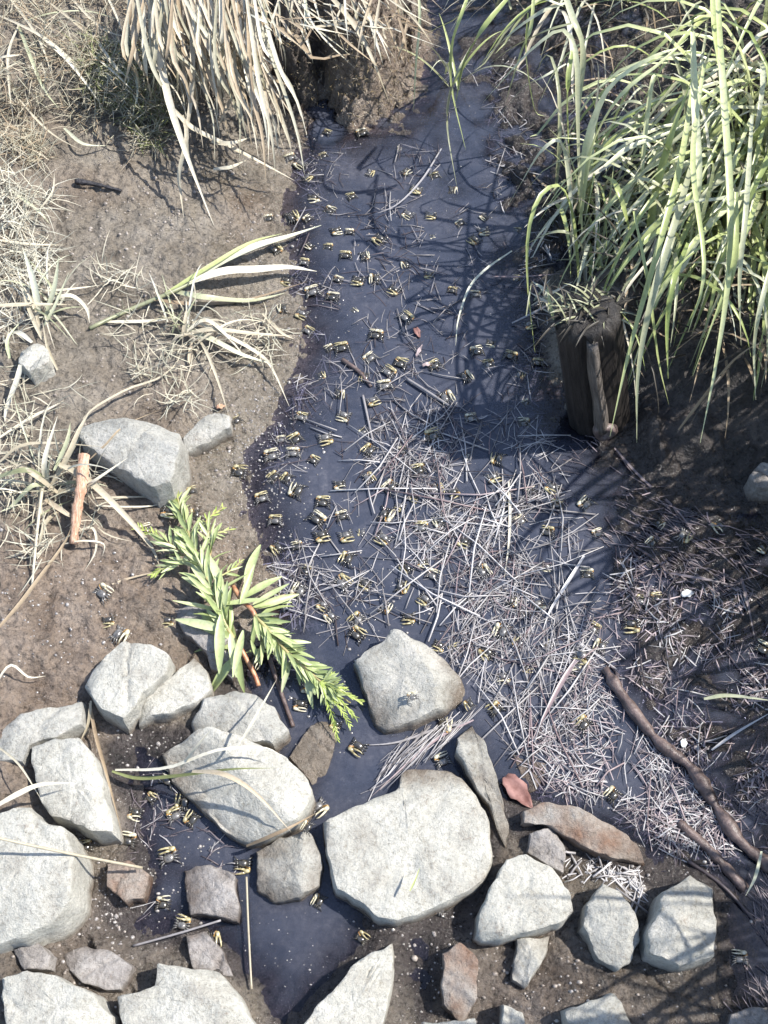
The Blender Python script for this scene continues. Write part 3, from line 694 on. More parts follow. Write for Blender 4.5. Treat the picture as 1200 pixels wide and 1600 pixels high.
STR = [
 ([(-10,1262,.08),(30,1240,.085),(65,1226,.08),(115,1223,.072)], .010, D, 'white flat blade entering from the left edge over the oblong rock'),
 ([(140,1098,.02),(150,1150,.02),(168,1215,.02),(190,1300,.015)], .007, T, 'tan blade running down along the right side of the oblong rock'),
 ([(142,1095,.03),(138,1130,.02),(125,1160,.01)], .006, D, 'short pale blade forking from under the brightest rock'),
 ([(175,1205,.02),(215,1216,.03),(280,1212,.05),(360,1202,.095),(430,1200,.09)], .007, M['moss_fine'], 'olive green blade stretched from the pool onto the straw-draped boulder'),
 ([(180,1203,.022),(260,1200,.06),(340,1172,.09),(410,1168,.085),(440,1180,.08)], .006, D, 'uppermost pale strand arching over the straw-draped boulder'),
 ([(282,1200,.06),(305,1170,.09),(330,1140,.1)], .006, D, 'short white stalk standing diagonally on the straw-draped boulder'),
 ([(372,1168,.09),(400,1120,.10),(432,1062,.05)], .006, D, 'straight pale stalk leaning from the straw-draped boulder up to the cutting'),
 ([(300,1205,.075),(350,1210,.095),(400,1240,.085),(455,1300,.06)], .009, T, 'brown edged blade curving down the shaded side of the straw-draped boulder'),
 ([(385,1322,.03),(420,1308,.055),(455,1292,.06),(495,1270,.03)], .007, T, 'tan strand bridging the squarish rock and the straw-draped boulder'),
 ([(-10,990,.01),(30,945,.015),(60,905,.02),(100,850,.02),(112,822,.03)], .009, T, 'long tan blade bent from the orange stick down to the left edge'),
 ([(85,722,.04),(130,745,.045),(180,790,.03),(232,848,.012),(250,885,.004)], .014, D, 'broad white blade arching from the left tuft toward the cutting'),
 ([(80,760,.02),(105,715,.045),(125,670,.05),(142,640,.04)], .012, D, 'broad pale blade rising from the left tuft over the cracked rock'),
 ([(130,655,.03),(150,636,.03),(200,608,.02),(250,590,.015),(280,560,.012),(288,510,.02)], .006, D, 'long thin white strand curving over the mud above the cracked rock'),
 ([(-10,690,.02),(40,658,.02),(80,637,.015),(100,626,.01)], .007, D, 'straight pale blade entering from the left edge above the tuft'),
 ([(0,722,.02),(30,698,.03),(75,692,.035),(160,698,.05)], .008, D, 'nearly level pale blade across the left tuft reaching the cracked rock'),
 ([(308,525,.012),(325,555,.02),(343,602,.015),(358,652,.03)], .007, D, 'thin white blade pointing down at the small elongated stone'),
 ([(140,718,.03),(165,695,.045),(195,665,.055),(250,640,.01)], .005, T, 'thin brown stalk crossing over the cracked rock'),
 ([(150,778,.004),(200,777,.006),(268,776,.004)], .004, D, 'thin curved strand on the mud under the cracked rock'),
 ([(150,790,.004),(200,792,.008),(240,790,.006),(268,780,.004)], .003, D, 'lower hair thin strand on the mud under the cracked rock'),
 ([(175,913,.002),(205,903,.004),(250,892,.003)], .005, T, 'short brown straw on the mud left of the cutting'),
 ([(-15,1085,.01),(15,1040,.03),(45,1058,.02),(72,1056,.01)], .005, D, 'pale arched blade at the left edge above the half buried slab'),
 ([(-5,1165,.03),(30,1195,.05),(65,1250,.06)], .003, D, 'fine pale stalk crossing from the half buried slab to the oblong rock'),
 ([(1100,1092,.02),(1140,1087,.03),(1215,1096,.04)], .008, M['green_dull'], 'pale green blade pointing in from the right edge above the branch'),
 ([(1112,1172,.008),(1150,1145,.02),(1210,1110,.03)], .004, S_, 'thin straw slanting in from the right edge beside the branch'),
 ([(1190,1330,.03),(1180,1370,.02),(1165,1400,.008)], .006, M['green_dull'], 'short green blade at the right edge below the branch'),
 ([(640,1392,.066),(648,1375,.068),(656,1356,.066)], .005, M['green'], 'tiny green blade lying on top of the largest boulder'),
 ([(800,392,.03),(760,420,.03),(733,450,.02),(716,500,.01),(712,540,.004)], .006, M['green_dull'], 'thin curved blade dipping its tip in dark water left of the post'),
 ([(690,232,.01),(660,280,.02),(620,320,.015),(575,338,.006)], .005, S_, 'long curved stalk lying over the water below the mud bank'),
 ([(765,432,.01),(820,432,.015),(880,427,.01)], .005, M['straw_pink'], 'reddish brown straw reaching toward the post'),
 ([(800,505,.004),(850,480,.03),(890,455,.05)], .006, S_, 'pale straw leaning on the left top of the post'),
 ([(1060,672,.01),(1100,620,.04),(1150,560,.07),(1205,525,.09)], .007, M['dead_tan'], 'dull dead blade leaning in the shade of the right bank'),
 ([(795,752,.004),(797,800,.006),(795,850,.005),(788,905,.004)], .006, D, 'bright upright straw down the middle of the straw mat'),
 ([(913,868,.006),(890,905,.008),(862,950,.006),(848,985,.003)], .007, S_, 'long pale forked straw at the right side of the straw mat'),
 ([(900,1030,.006),(870,1080,.008),(830,1160,.006)], .010, M['straw_pink'], 'wide pinkish reed piece left of the long branch'),
 ([(790,750,.004),(760,860,.004),(735,905,.003)], .005, S_, 'second long straw leaning left of the bright upright one'),
 ([(960,700,.004),(1000,745,.004),(1060,800,.004),(1100,860,.003)], .006, M['straw_dark'], 'dark soaked stalk running down right from below the post'),
 ([(985,850,.004),(1030,880,.003),(1080,935,.003)], .006, M['straw_dark'], 'black stalk in the shaded shallows at the right'),
 ([(1040,895,.004),(1100,905,.005),(1150,915,.003)], .006, M['straw_dark'], 'reddish dark stalk right of the black stalk'),
 ([(1150,880,.004),(1165,930,.006),(1180,1000,.003)], .007, M['straw_dark'], 'dark upright stalk near the right edge in shade'),
 ([(740,1125,.006),(690,1150,.004),(640,1190,.003),(580,1245,.003)], .005, M['straw_pink'], 'long strand of wrack pointing at the channel left of the largest boulder'),
 ([(725,1130,.006),(680,1140,.004),(620,1160,.003),(560,1165,.002)], .005, S_, 'upper long wrack strand below the lone angular boulder'),
]
for a in STR: strand(*a)
# torn reed shoot lying on the mud, upper left
rt = onpx(140, 513)
reed = empty('reed_shoot', rt); tag(reed, 'torn pale green reed shoot with long leaves lying on the mud left of the creek', 'reed shoot')
def part_ribbon(name, px, w_, mat, par, n=14, fold=.3, ground=True, label=None):
    pts = curve([(onpx(*p) if ground else at(*p)) for p in px], n)
    b = MB(); b.ribbon(pts, w_, fold); c = par.location
    o = link(name, b.mesh(name, mat), par)
    if label: o['label'] = label
    return o
b = MB(); b.tube(curve([onpx(140,513,.003), onpx(200,485,.010), onpx(260,460,.014), onpx(310,437,.018)], 12), [.0035]*10+[.003, .0025, .002], 7)
b.build('stem', M['green_dull'], reed)
for px, w_, mt in (([(295,443,.016),(345,410,.03),(400,385,.03),(450,370,.02),(502,352,.006)], .016, M['green_dull']),
                   ([(300,440,.016),(350,425,.03),(400,422,.028),(450,418,.02),(495,424,.008)], .018, D),
                   ([(270,455,.012),(320,465,.02),(390,470,.015),(445,458,.006)], .012, M['green_dull']),
                   ([(240,468,.010),(300,475,.014),(380,470,.01),(480,440,.006)], .008, M['dead_tan']),
                   ([(165,503,.006),(230,502,.01),(285,495,.02)], .007, D),
                   ([(250,465,.012),(330,415,.03),(390,380,.03),(440,365,.02)], .009, M['green'])):
    part_ribbon('leaf', px, w_, mt, reed)
# dead leaves
def dead_leaf(px, py, L, W_, ang, mat, label, lift=.004):
    b = MB(); c = onpx(px, py, lift); V = []; Fs = []; n = 9
    dx = Vector((math.cos(ang), math.sin(ang), 0)); dy = Vector((-dx.y, dx.x, 0))
    for i in range(n):
        t = i/(n-1); ww = W_*(math.sin(math.pi*min(.97, t*.9+.07))**.8)*(1-.5*t+.1*math.sin(t*17))
        for j in (-1, -.5, 0, .5, 1):
            V.append(dx*(t-.5)*L+dy*ww*j*.5+Vector((0, 0, abs(j)*W_*.12+.002*math.sin(t*5)+.0015*math.sin(j*7+t*11))))
    for i in range(n-1):
        for j in range(4): Fs.append((i*5+j, i*5+j+1, i*5+j+6, i*5+j+5))
    b.add(V, Fs); o = link('dead_leaf', b.mesh('dead_leaf', mat)); o.location = c
    md = o.modifiers.new('thickness', 'SOLIDIFY'); md.thickness = .0006
    tag(o, label, 'leaf')
dead_leaf(810, 1238, .055, .036, -.9, M['red_leaf'], 'reddish brown dead leaf in the water right of the narrow rock sliver')
dead_leaf(652, 520, .022, .014, -1.2, M['red_leaf'], 'small reddish leaf curled on the open dark water')
dead_leaf(655, 548, .03, .008, 1.2, M['straw_pink'], 'thin pinkish curled leaf below the small reddish one')
dead_leaf(668, 570, .02, .010, .4, M['straw_pink'], 'pale folded scrap floating above the pale straight reed piece')
dead_leaf(345, 636, .016, .012, .4, M['orange_wood'], 'tiny orange leaf above the small elongated stone')
dead_leaf(425, 958, .022, .015, .2, M['red_leaf'], 'brownish pink leaf at the tip of the cutting leaves')
dead_leaf(438, 935, .02, .01, .8, M['orange_wood'], 'dry brown leaf tip just right of the cutting')
dead_leaf(1075, 928, .022, .016, .3, M['shell'], 'small white shell fragment in the shaded shallows at the right')
dead_leaf(1068, 1160, .016, .012, 1.3, M['shell'], 'small whitish scrap beside the upper side of the long branch')

# ------------------------------------------------------------------ grass on the right bank
def clump(base_px, name, label, cat, group):
    p = onpx(*base_px); o = empty(name, p)
    return tag(o, label, cat, group)
def sim_blade(root, dir_, L, droop, n=10):
    pts = [root.copy()]; d = dir_.normalized(); st = L/n
    for i in range(n):
        d = (d+Vector((0, 0, -droop*(i/n+.25)*st*10))).normalized()
        pts.append(pts[-1]+d*st)
    return pts
MG = M['green']; MD = M['green_dull']
clA = clump((905, 330), 'marsh_grass', 'left green marsh grass clump arching over the creek above the post', 'marsh grass', 'green marsh grass clumps')
clB = clump((1040, 330), 'marsh_grass', 'middle green marsh grass clump drooping over the dark bank right of the post', 'marsh grass', 'green marsh grass clumps')
clC = clump((1180, 300), 'marsh_grass', 'rightmost green marsh grass clump hanging down along the right edge', 'marsh grass', 'green marsh grass clumps')
clD = clump((708, 150), 'marsh_grass', 'small thin green grass clump at the top, just right of the mud bank', 'marsh grass', 'green marsh grass clumps')
clE = clump((860, 30), 'marsh_grass', 'pale green marsh grass clump at the top edge above the dark water', 'marsh grass', 'green marsh grass clumps')
def tb(par, px, w_, mt=MG):
    pts = curve([at(*p) for p in px], 14)
    b = MB(); b.ribbon(pts, w_*.84, .35); b.build('blade', mt, par)
# blades that stand out in the photograph
tb(clC, [(1118,-60,.45),(1128,120,.44),(1140,300,.40),(1138,430,.34),(1120,560,.26),(1094,692,.16)], .012)
tb(clB, [(1083,130,.34),(1062,260,.36),(1025,400,.32),(985,540,.24),(953,682,.14)], .011)
tb(clB, [(1092,220,.3),(1060,330,.34),(1020,460,.3),(997,580,.22),(995,692,.12)], .012, MD)
tb(clB, [(1075,380,.3),(1052,440,.32),(1042,510,.27),(1044,592,.2)], .010)
tb(clB, [(990,330,.3),(1012,440,.3),(1028,560,.2),(1045,632,.12)], .006)
tb(clC, [(1215,380,.35),(1190,470,.33),(1178,540,.27),(1181,625,.2)], .008, MD)
tb(clC, [(1175,180,.4),(1165,330,.4),(1155,440,.34),(1158,540,.25)], .009, MD)
tb(clC, [(1150,300,.4),(1148,400,.36),(1130,470,.3),(1100,530,.22)], .010)
tb(clC, [(1100,100,.4),(1082,250,.4),(1100,420,.36),(1075,520,.28)], .009)
tb(clA, [(905,330,.12),(902,180,.3),(900,90,.38),(880,48,.4),(840,70,.38),(795,115,.33),(755,160,.27)], .011, MD)
tb(clA, [(898,400,.1),(890,300,.2),(878,225,.27),(850,232,.27),(815,285,.2),(785,338,.1)], .009, MD)
tb(clA, [(905,440,.1),(895,340,.2),(876,292,.26),(845,305,.27),(826,360,.24),(824,440,.16),(836,552,.05)], .009)
tb(clA, [(915,400,.12),(900,372,.2),(872,362,.22),(835,375,.18),(795,400,.1)], .008, MD)
tb(clA, [(908,330,.15),(915,240,.25),(950,143,.36),(1015,93,.42),(1068,72,.42)], .017)
tb(clA, [(905,350,.15),(925,230,.3),(970,150,.4),(1030,100,.43),(1075,60,.44)], .010)
tb(clB, [(1010,420,.12),(1020,320,.22),(1048,215,.33),(1082,122,.4)], .015)
tb(clC, [(1110,-60,.4),(1118,60,.42),(1136,150,.38),(1150,230,.3)], .011)
tb(clB, [(1082,50,.4),(1086,180,.36),(1092,290,.3),(1076,370,.2)], .014)
tb(clA, [(872,-40,.38),(893,25,.4),(910,80,.36),(903,180,.26),(905,290,.15)], .013, MD)
tb(clA, [(895,75,.35),(888,120,.33),(886,180,.26),(892,290,.12)], .010)
tb(clB, [(1205,285,.3),(1130,310,.3),(1060,322,.28),(985,385,.2),(960,420,.12)], .008, MD)
tb(clB, [(943,275,.25),(962,290,.27),(978,340,.24),(992,410,.15)], .011)
tb(clB, [(985,278,.25),(1020,285,.27),(1062,315,.22),(1080,340,.18)], .010, MD)
tb(clB, [(945,260,.3),(985,230,.3),(1035,212,.3),(1080,190,.3)], .010, MD)
tb(clB, [(955,180,.3),(980,160,.33),(1005,165,.33),(1015,190,.25)], .009, MD)
tb(clB, [(1000,300,.2),(1010,190,.3),(1022,118,.36),(1035,150,.3)], .009)
tb(clD, [(745,-40,.25),(722,20,.24),(706,75,.18),(706,140,.1),(728,235,.02)], .008)
tb(clD, [(800,-10,.3),(755,45,.28),(725,100,.2),(712,160,.1)], .012)
tb(clD, [(735,75,.2),(712,120,.18),(700,165,.1),(700,210,.04),(714,292,.004)], .006, MD)
tb(clD, [(652,-30,.25),(656,30,.2),(650,100,.12),(646,175,.02)], .006)
tb(clD, [(735,0,.2),(710,30,.15),(680,45,.1),(660,60,.05)], .005)
tb(clE, [(885,5,.35),(845,20,.35),(790,60,.3),(740,110,.2)], .010, MD)
tb(clE, [(880,10,.35),(820,-10,.38),(760,-5,.36),(715,10,.3)], .012, MD)
tb(clE, [(835,-40,.35),(830,40,.3),(815,80,.25),(790,160,.1)], .007)
tb(clE, [(900,35,.3),(850,50,.28),(800,75,.2),(765,100,.12)], .008, MD)
tb(clE, [(885,100,.2),(850,120,.2),(815,140,.15),(760,205,.03)], .006, MD)
tb(clE, [(825,20,.3),(822,90,.22),(835,170,.1),(852,182,.08)], .005)
rnd = random.Random(11)
def fill(par, n, cx, cy, sx, sy, lean, L, mats, w0=.006, droop=.9, spread=.5):
    for k in range(n):
        p = onpx(cx+rnd.gauss(0, sx), cy+rnd.gauss(0, sy))
        d = Vector((lean[0]+rnd.gauss(0, spread), lean[1]+rnd.gauss(0, spread), 1))
        pts = sim_blade(p, d, rnd.uniform(*L), droop*rnd.uniform(.5, 1.5))
        pts = [Vector((q.x, q.y, max(q.z, surf(q.x, q.y)+.002))) for q in pts]
        pr = proj(pts[-1]); bad = False
        for q in pts[4:]:
            a_, b_ = proj(q)
            if a_ < 800 and b_ > 120 and par is not clD: bad = True
            if b_ > 640 or (a_ < 860 and b_ > 420): bad = True
        if bad: continue
        b = MB(); b.ribbon(pts, w0*rnd.uniform(.6, 1.6), .35); b.build('blade', rnd.choice(mats), par)
fill(clA, 85, 905, 330, 18, 45, (.0, -.35), (.2, .42), [MG, MG, MD, MD, M['dead']], .0058, 1.0, .36)
fill(clB, 160, 1040, 290, 34, 60, (.0, -.6), (.25, .5), [MG, MG, MD, MD, M['dead']], .0062, 1.1, .38)
fill(clC, 215, 1165, 240, 38, 85, (-.1, -.65), (.3, .6), [MG, MG, MG, MD, MD], .0068, 1.1, .38)
fill(clE, 50, 900, 0, 60, 25, (-.3, -.4), (.2, .42), [MD, MD, MG, M['dead']], .006, .9)
fill(clD, 8, 705, 130, 10, 15, (0, -.2), (.12, .25), [MG, MD], .004, .8)
# dull litter at the feet of the clumps: too many to count
b = MB(); rnd2 = random.Random(5)
for k in range(420):
    px = rnd2.uniform(880, 1230); py = rnd2.uniform(0, 560)
    if px < 960 and py > 400: continue
    p = onpx(px, py, .003)
    d = Vector((rnd2.gauss(0, .8), rnd2.gauss(-.2, .8), rnd2.uniform(.1, .9)))
    pts = sim_blade(p, d, rnd2.uniform(.05, .2), 1.2, 5)
    pts = [Vector((q.x, q.y, max(q.z, surf(q.x, q.y)+.002))) for q in pts]
    b.ribbon(pts, rnd2.uniform(.002, .005), .3, mi=rnd2.choice((0, 0, 1)))
o = b.build('grass_litter', [M['rotten'], M['dead_tan']])
tag(o, 'dull dead blades tangled at the feet of the marsh grass on the right bank', 'dead grass', kind='stuff')
# unseen bank grass right of the frame and upstream, placed and sized to cast shade
b = MB(); rnd2 = random.Random(8)
for k in range(2600):
    px = rnd2.uniform(1330, 1900); py = rnd2.uniform(150, 1850)
    if py > 1130 and px < 1640: continue
    tall = .45 if 780 < py < 1230 else 1.0
    if tall < 1 and rnd2.random() < .5: continue
    p = onpx(px, py)
    d = Vector((rnd2.gauss(.15, .3), rnd2.gauss(-.1, .35), 1))
    pts = sim_blade(p, d, rnd2.uniform(.42, .72)*tall, rnd2.uniform(.15, .5), 6)
    if any(proj(q)[0] < 1210 and proj(q)[1] > -20 for q in pts): continue
    b.ribbon(pts, rnd2.uniform(.006, .014), .3, mi=rnd2.choice((0, 1)))
for k in range(500):
    p = at(rnd2.uniform(850, 1700), rnd2.uniform(-420, -60), .08)
    d = Vector((rnd2.gauss(0, .3), rnd2.gauss(0, .3), 1))
    b.ribbon(sim_blade(p, d, rnd2.uniform(.3, .5), .5, 6), rnd2.uniform(.006, .012), .3, mi=rnd2.choice((0, 1)))
o = b.build('shade_grass', [MG, MD]); tag(o, 'dense unseen green marsh grass along the right bank, placed to shade the creek', 'marsh grass', kind='stuff')

tuft_top = MB(); rnd2 = random.Random(15)
for k in range(95):
    p = at(rnd2.gauss(918, 30), rnd2.gauss(486, 11), top+rnd2.uniform(-.01, .01))
    pts = sim_blade(p, Vector((rnd2.gauss(0, .9), rnd2.gauss(.1, .9), rnd2.uniform(.1, .8))), rnd2.uniform(.02, .07), 2.2, 6)
    tuft_top.ribbon(pts, rnd2.uniform(.002, .005), .3, mi=rnd2.choice((0, 0, 1)))
o = tuft_top.build('grass_litter', [M['rotten'], M['green_dull']])
tag(o, 'dark rotting grass tufted over the top of the wooden post', 'dead grass', kind='stuff')
# ------------------------------------------------------------------ dead grass, upper left
dcl = clump((300, 20), 'dead_grass_clump', 'big clump of bleached dead grass hanging down from the top over the left bank', 'dead grass', 'dead grass clumps')
def tbd(par, px, w_, mt=D, g=False):
    pts = curve([(onpx(*p) if g else at(*p)) for p in px], 12)
    b = MB(); b.ribbon(pts, w_, .3); b.build('blade', mt, par)
tbd(dcl, [(232,-30,.22),(245,60,.2),(262,150,.18),(282,215,.14),(300,265,.11),(334,352,.06)], .013)
tbd(dcl, [(222,-30,.22),(225,60,.19),(228,110,.15),(232,130,.12)], .009)
tbd(dcl, [(285,180,.14),(292,215,.13),(280,270,.09),(282,298,.07),(287,340,.06)], .008)
tbd(dcl, [(270,170,.15),(300,200,.13),(350,225,.1),(400,250,.07),(460,282,.03)], .011)
tbd(dcl, [(340,-20,.22),(352,40,.2),(390,90,.17),(425,150,.12),(450,215,.06),(455,235,.04)], .012)
tbd(dcl, [(290,-20,.22),(300,60,.2),(300,140,.16),(292,215,.12),(300,270,.07)], .009)
tbd(dcl, [(215,-20,.2),(205,20,.2),(200,45,.18),(200,75,.15)], .010)
tbd(dcl, [(330,222,.10),(360,225,.11),(390,215,.10)], .012)
tbd(dcl, [(333,265,.08),(360,262,.09),(385,250,.08)], .010)
tbd(dcl, [(360,155,.13),(350,180,.12),(338,205,.09)], .007, T)
for k in range(140):
    x0 = rnd.uniform(205, 395); t = (x0-205)/190
    x1 = x0+rnd.gauss(55, 34); y1 = rnd.uniform(90, 265)*(0.75+.35*t)
    xm = (x0+x1)/2+rnd.gauss(-6, 12); z0 = rnd.uniform(.17, .25); z1 = rnd.uniform(.06, .14)
    px = [(x0, -50, z0), (xm, y1*.45, z0-.02), ((xm+x1*1.4)/2.4+4, y1*.75, (z0+z1)/2), (x1, y1, z1)]
    tbd(dcl, px, rnd.uniform(.0025, .0075), rnd.choice([D, D, T, T, M['dry_fine']]))
dcm = clump((520, 10), 'dead_grass_clump', 'sparser dead grass lying over the top of the brown mud bank', 'dead grass', 'dead grass clumps')
tbd(dcm, [(400,-20,.2),(412,20,.2),(424,70,.15),(425,100,.1)], .008, MD)
tbd(dcm, [(500,-20,.22),(530,10,.22),(560,50,.2),(585,100,.17),(608,160,.1)], .010)
tbd(dcm, [(350,20,.18),(400,35,.19),(460,55,.19),(490,92,.18),(540,85,.17),(565,90,.16)], .009, T)
tbd(dcm, [(480,45,.2),(530,38,.2),(575,35,.2),(605,25,.18)], .009)
tbd(dcm, [(475,-20,.22),(478,30,.2),(470,80,.15)], .006, MD)
tbd(dcm, [(420,120,.1),(440,130,.1),(462,135,.08)], .008, T)
for k in range(110):
    x0 = rnd.uniform(360, 640); y0 = rnd.uniform(-60, 40)
    a = rnd.gauss(-1.0, .5); L = rnd.uniform(40, 120)
    z0 = rnd.uniform(.17, .22)
    x1 = x0+math.cos(a)*L; y1 = y0-math.sin(a)*L
    if y1 > 110: continue
    tbd(dcm, [(x0, y0, z0), ((x0+x1)/2+rnd.gauss(0, 5), (y0+y1)/2, z0+.01), (x1, y1, z0-.03)], rnd.uniform(.002, .0055), rnd.choice([D, T, T, M['dry_fine']]))
# fine dry grass: uncountable
def fine(name, label, zones, mats, seed, Lr=(.02, .06), wr=(.0011, .0022)):
    b = MB(); rn = random.Random(seed)
    for poly, cnt in zones:
        xs = [p[0] for p in poly]; ys = [p[1] for p in poly]; c = 0; guard = 0
        while c < cnt and guard < cnt*8:
            guard += 1
            px = rn.uniform(min(xs), max(xs)); py = rn.uniform(min(ys), max(ys))
            if not in_poly(px, py, poly): continue
            if mnoise.noise(Vector((px*.018, py*.018, seed))) < -.12+rn.gauss(0, .12): continue
            p = onpx(px, py, rn.uniform(0, .02)); c += 1
            L = rn.uniform(*Lr); d = Vector((rn.gauss(.15, .8), rn.gauss(-.3, .8), rn.uniform(0, .9))).normalized()
            pts = [p.copy()]; cu = Vector((rn.gauss(0, .5), rn.gauss(0, .5), rn.gauss(-.1, .35)))
            for i in range(4):
                d = (d+cu*.5).normalized(); q = pts[-1]+d*L/4
                q.z = max(q.z, surf(q.x, q.y)+.001); pts.append(q)
            b.ribbon(pts, rn.uniform(*wr), .5, mi=rn.randrange(len(mats)))
    o = b.build(name, mats); tag(o, label, 'dry grass', kind='stuff'); return o
Z1 = [(-60,-60),(215,-60),(225,40),(265,140),(255,205),(215,235),(140,205),(60,230),(-60,250)]
Z2 = [(-60,235),(30,270),(85,310),(95,360),(85,410),(50,430),(30,520),(-60,560)]
Z1b = [(120,60),(240,70),(270,150),(250,235),(190,215),(140,150)]
fine('dry_grass', 'fine bleached curly grass covering the upper left bank', [(Z1, 1900), ([(-60,235),(60,200),(80,250),(-60,300)], 250)], [M['dry_fine'], M['dead'], M['dead_tan']], 21, (.02, .07))
fine('dry_grass', 'olive tinged fine curly grass at the right end of the upper left bank', [(Z1b, 900)], [M['moss_fine'], M['dry_fine']], 22)
fine('dry_grass', 'fine bleached grass on the bank at the left edge above the pale stone', [(Z2, 620)], [M['dry_fine'], M['dead'], M['dry_fine']], 23, (.03, .09))
fine('dry_grass', 'thin wispy dry grass scattered over the mud below the reed shoot', [([(190,490),(300,480),(430,500),(440,560),(300,570),(200,600)], 160), ([(60,700),(150,730),(160,860),(40,900),(0,800),(0,700)], 150), ([(230,610),(300,600),(300,640),(240,640)], 30), ([(150,410),(230,410),(230,460),(150,450)], 35), ([(0,560),(120,600),(110,680),(0,700)], 60)], [M['dry_fine'], M['dead']], 24, (.03, .08), (.0012, .0024))
fine('moss_roots', 'short brown roots and moss fuzz on the undercut mud bank', [([(425,40),(640,30),(655,130),(620,190),(540,190),(470,150)], 700)], [M['moss_root'], M['dead_tan'], M['moss_root']], 25, (.004, .014), (.0006, .0014))
# tufts with blades one can follow
def tuft(base, label, blades, extra=0, er=60, mats=(D, M['dry_fine'], MD), seed=1, lean=(0, 0)):
    t = clump(base, 'grass_tuft', label, 'grass tuft', 'small grass tufts on the left mud')
    for px, w_, mt in blades:
        b = MB(); b.ribbon(curve([onpx(*p) for p in px], 12), w_, .3); b.build('blade', mt, t)
    rn = random.Random(seed)
    for k in range(extra):
        p = onpx(base[0]+rn.gauss(0, er*.25), base[1]+rn.gauss(0, er*.2))
        pts = sim_blade(p, Vector((lean[0]+rn.gauss(0, .7), lean[1]+rn.gauss(0, .7), 1)), rn.uniform(.05, .14)*er/60, 1.6, 8)
        pts = [Vector((q.x, q.y, max(q.z, surf(q.x, q.y)+.002))) for q in pts]
        b = MB(); b.ribbon(pts, rn.uniform(.002, .005), .3); b.build('blade', rn.choice(mats), t)
    return t
tuft((66,478), 'upper tuft of grass at the left edge, with green blades above the pale stone', [
 ([(62,490,.01),(52,440,.05),(35,385,.09)], .011, MD), ([(70,500,.01),(85,450,.05),(92,400,.08)], .009, MD),
 ([(64,520,.01),(50,470,.03),(20,420,.05)], .006, D), ([(-10,478,.05),(50,476,.045),(112,476,.03)], .008, D),
 ([(66,530,.03),(48,490,.04),(35,455,.04)], .007, D), ([(75,470,.03),(110,462,.04),(135,482,.02),(140,505,.003)], .008, D),
 ([(68,510,.02),(85,480,.04),(108,425,.07)], .006, MD), ([(90,578,.004),(75,545,.03),(66,500,.04)], .005, D),
 ([(50,535,.05),(30,520,.04),(15,520,.02)], .008, D), ([(15,560,.02),(12,530,.04),(30,505,.04)], .006, M['green']),
 ([(32,570,.045),(28,590,.03),(10,640,.01),(8,660,.004)], .009, D), ([(60,455,.02),(110,452,.03),(160,445,.01)], .005, D)], 26, 60, seed=3)
tuft((80,750), 'tangled pale tuft at the left around the orange stick', [
 ([(75,760,.02),(70,720,.05),(90,650,.07)], .009, D), ([(70,745,.03),(40,735,.05),(0,745,.04),(-20,760,.02)], .009, MD),
 ([(90,770,.02),(50,740,.05),(5,715,.04)], .008, D), ([(80,770,.01),(120,765,.03),(140,760,.02)], .008, D),
 ([(75,760,.03),(50,760,.04),(20,790,.02),(0,800,.01)], .008, MD), ([(120,770,.02),(150,750,.05),(200,715,.06)], .006, D),
 ([(85,735,.04),(105,690,.06),(110,660,.06)], .007, MD), ([(90,800,.01),(70,820,.02),(60,860,.01)], .007, D),
 ([(70,780,.02),(100,800,.03),(130,820,.01)], .008, T), ([(110,835,.01),(145,825,.025),(150,860,.01),(132,892,.003)], .004, D),
 ([(100,850,.01),(130,845,.02),(162,850,.01),(160,870,.004)], .003, D)], 18, 75, seed=5)
tuft((290,515), 'thin spidery tuft of white blades below the reed shoot', [
 ([(285,525,.01),(330,515,.03),(400,522,.03),(460,525,.01)], .009, D), ([(290,520,.01),(320,500,.03),(350,520,.03),(385,560,.01)], .008, D),
 ([(300,500,.02),(345,520,.03),(400,550,.02),(425,575,.02),(452,635,.003)], .007, D), ([(290,515,.01),(330,530,.02),(380,555,.02),(430,570,.006)], .010, MD),
 ([(300,545,.01),(330,520,.03),(375,500,.03),(430,505,.004)], .005, D), ([(285,530,.01),(290,500,.03),(292,480,.03)], .007, D),
 ([(265,545,.004),(280,525,.02),(320,520,.02)], .006, D), ([(300,535,.01),(296,560,.01),(300,575,.004)], .006, T),
 ([(300,505,.02),(340,500,.02),(365,512,.01)], .004, D), ([(410,490,.02),(440,520,.01),(460,530,.003)], .006, D)], 14, 60, seed=7)
tuft((842,470), 'little sprig of green and straw leaning on the left side of the post', [
 ([(860,490,.03),(850,455,.06),(832,440,.06)], .009, MD), ([(870,480,.05),(850,470,.06),(825,455,.05)], .006, D),
 ([(830,478,.02),(860,460,.06),(895,440,.08)], .007, D), ([(865,500,.04),(858,470,.07),(855,445,.08)], .006, MG)], 8, 35, seed=9)

lb = [[(-10,20),(70,60),(140,120),(212,172)],[(50,45),(110,100),(168,178)],[(30,38),(14,80),(14,130),(22,195)],[(28,38),(48,90),(68,138),(92,170)],
      [(-10,92),(15,88),(38,85)],[(-10,120),(12,106),(36,94)],[(165,-10),(180,20),(192,52)],[(138,80),(185,120),(232,168)],[(40,32),(85,20),(140,18),(195,34)],
      [(60,-10),(110,30),(150,60),(200,66)],[(30,155),(60,190),(90,215),(130,236)],[(100,200),(130,225),(170,228)],[(-10,200),(30,215),(60,205)],[(100,-15),(160,45),(215,60)],
      [(10,-10),(60,60),(85,130)],[(200,90),(215,140),(205,190)],[(60,330),(82,300),(85,270)],[(-5,375),(50,382),(102,383)],[(20,300),(60,330),(78,350)],[(150,60),(180,105),(215,130)]]
t = clump((100, 60), 'grass_tuft', 'long thin bleached blades straggling over the fine grass at the upper left', 'grass tuft', 'small grass tufts on the left mud')
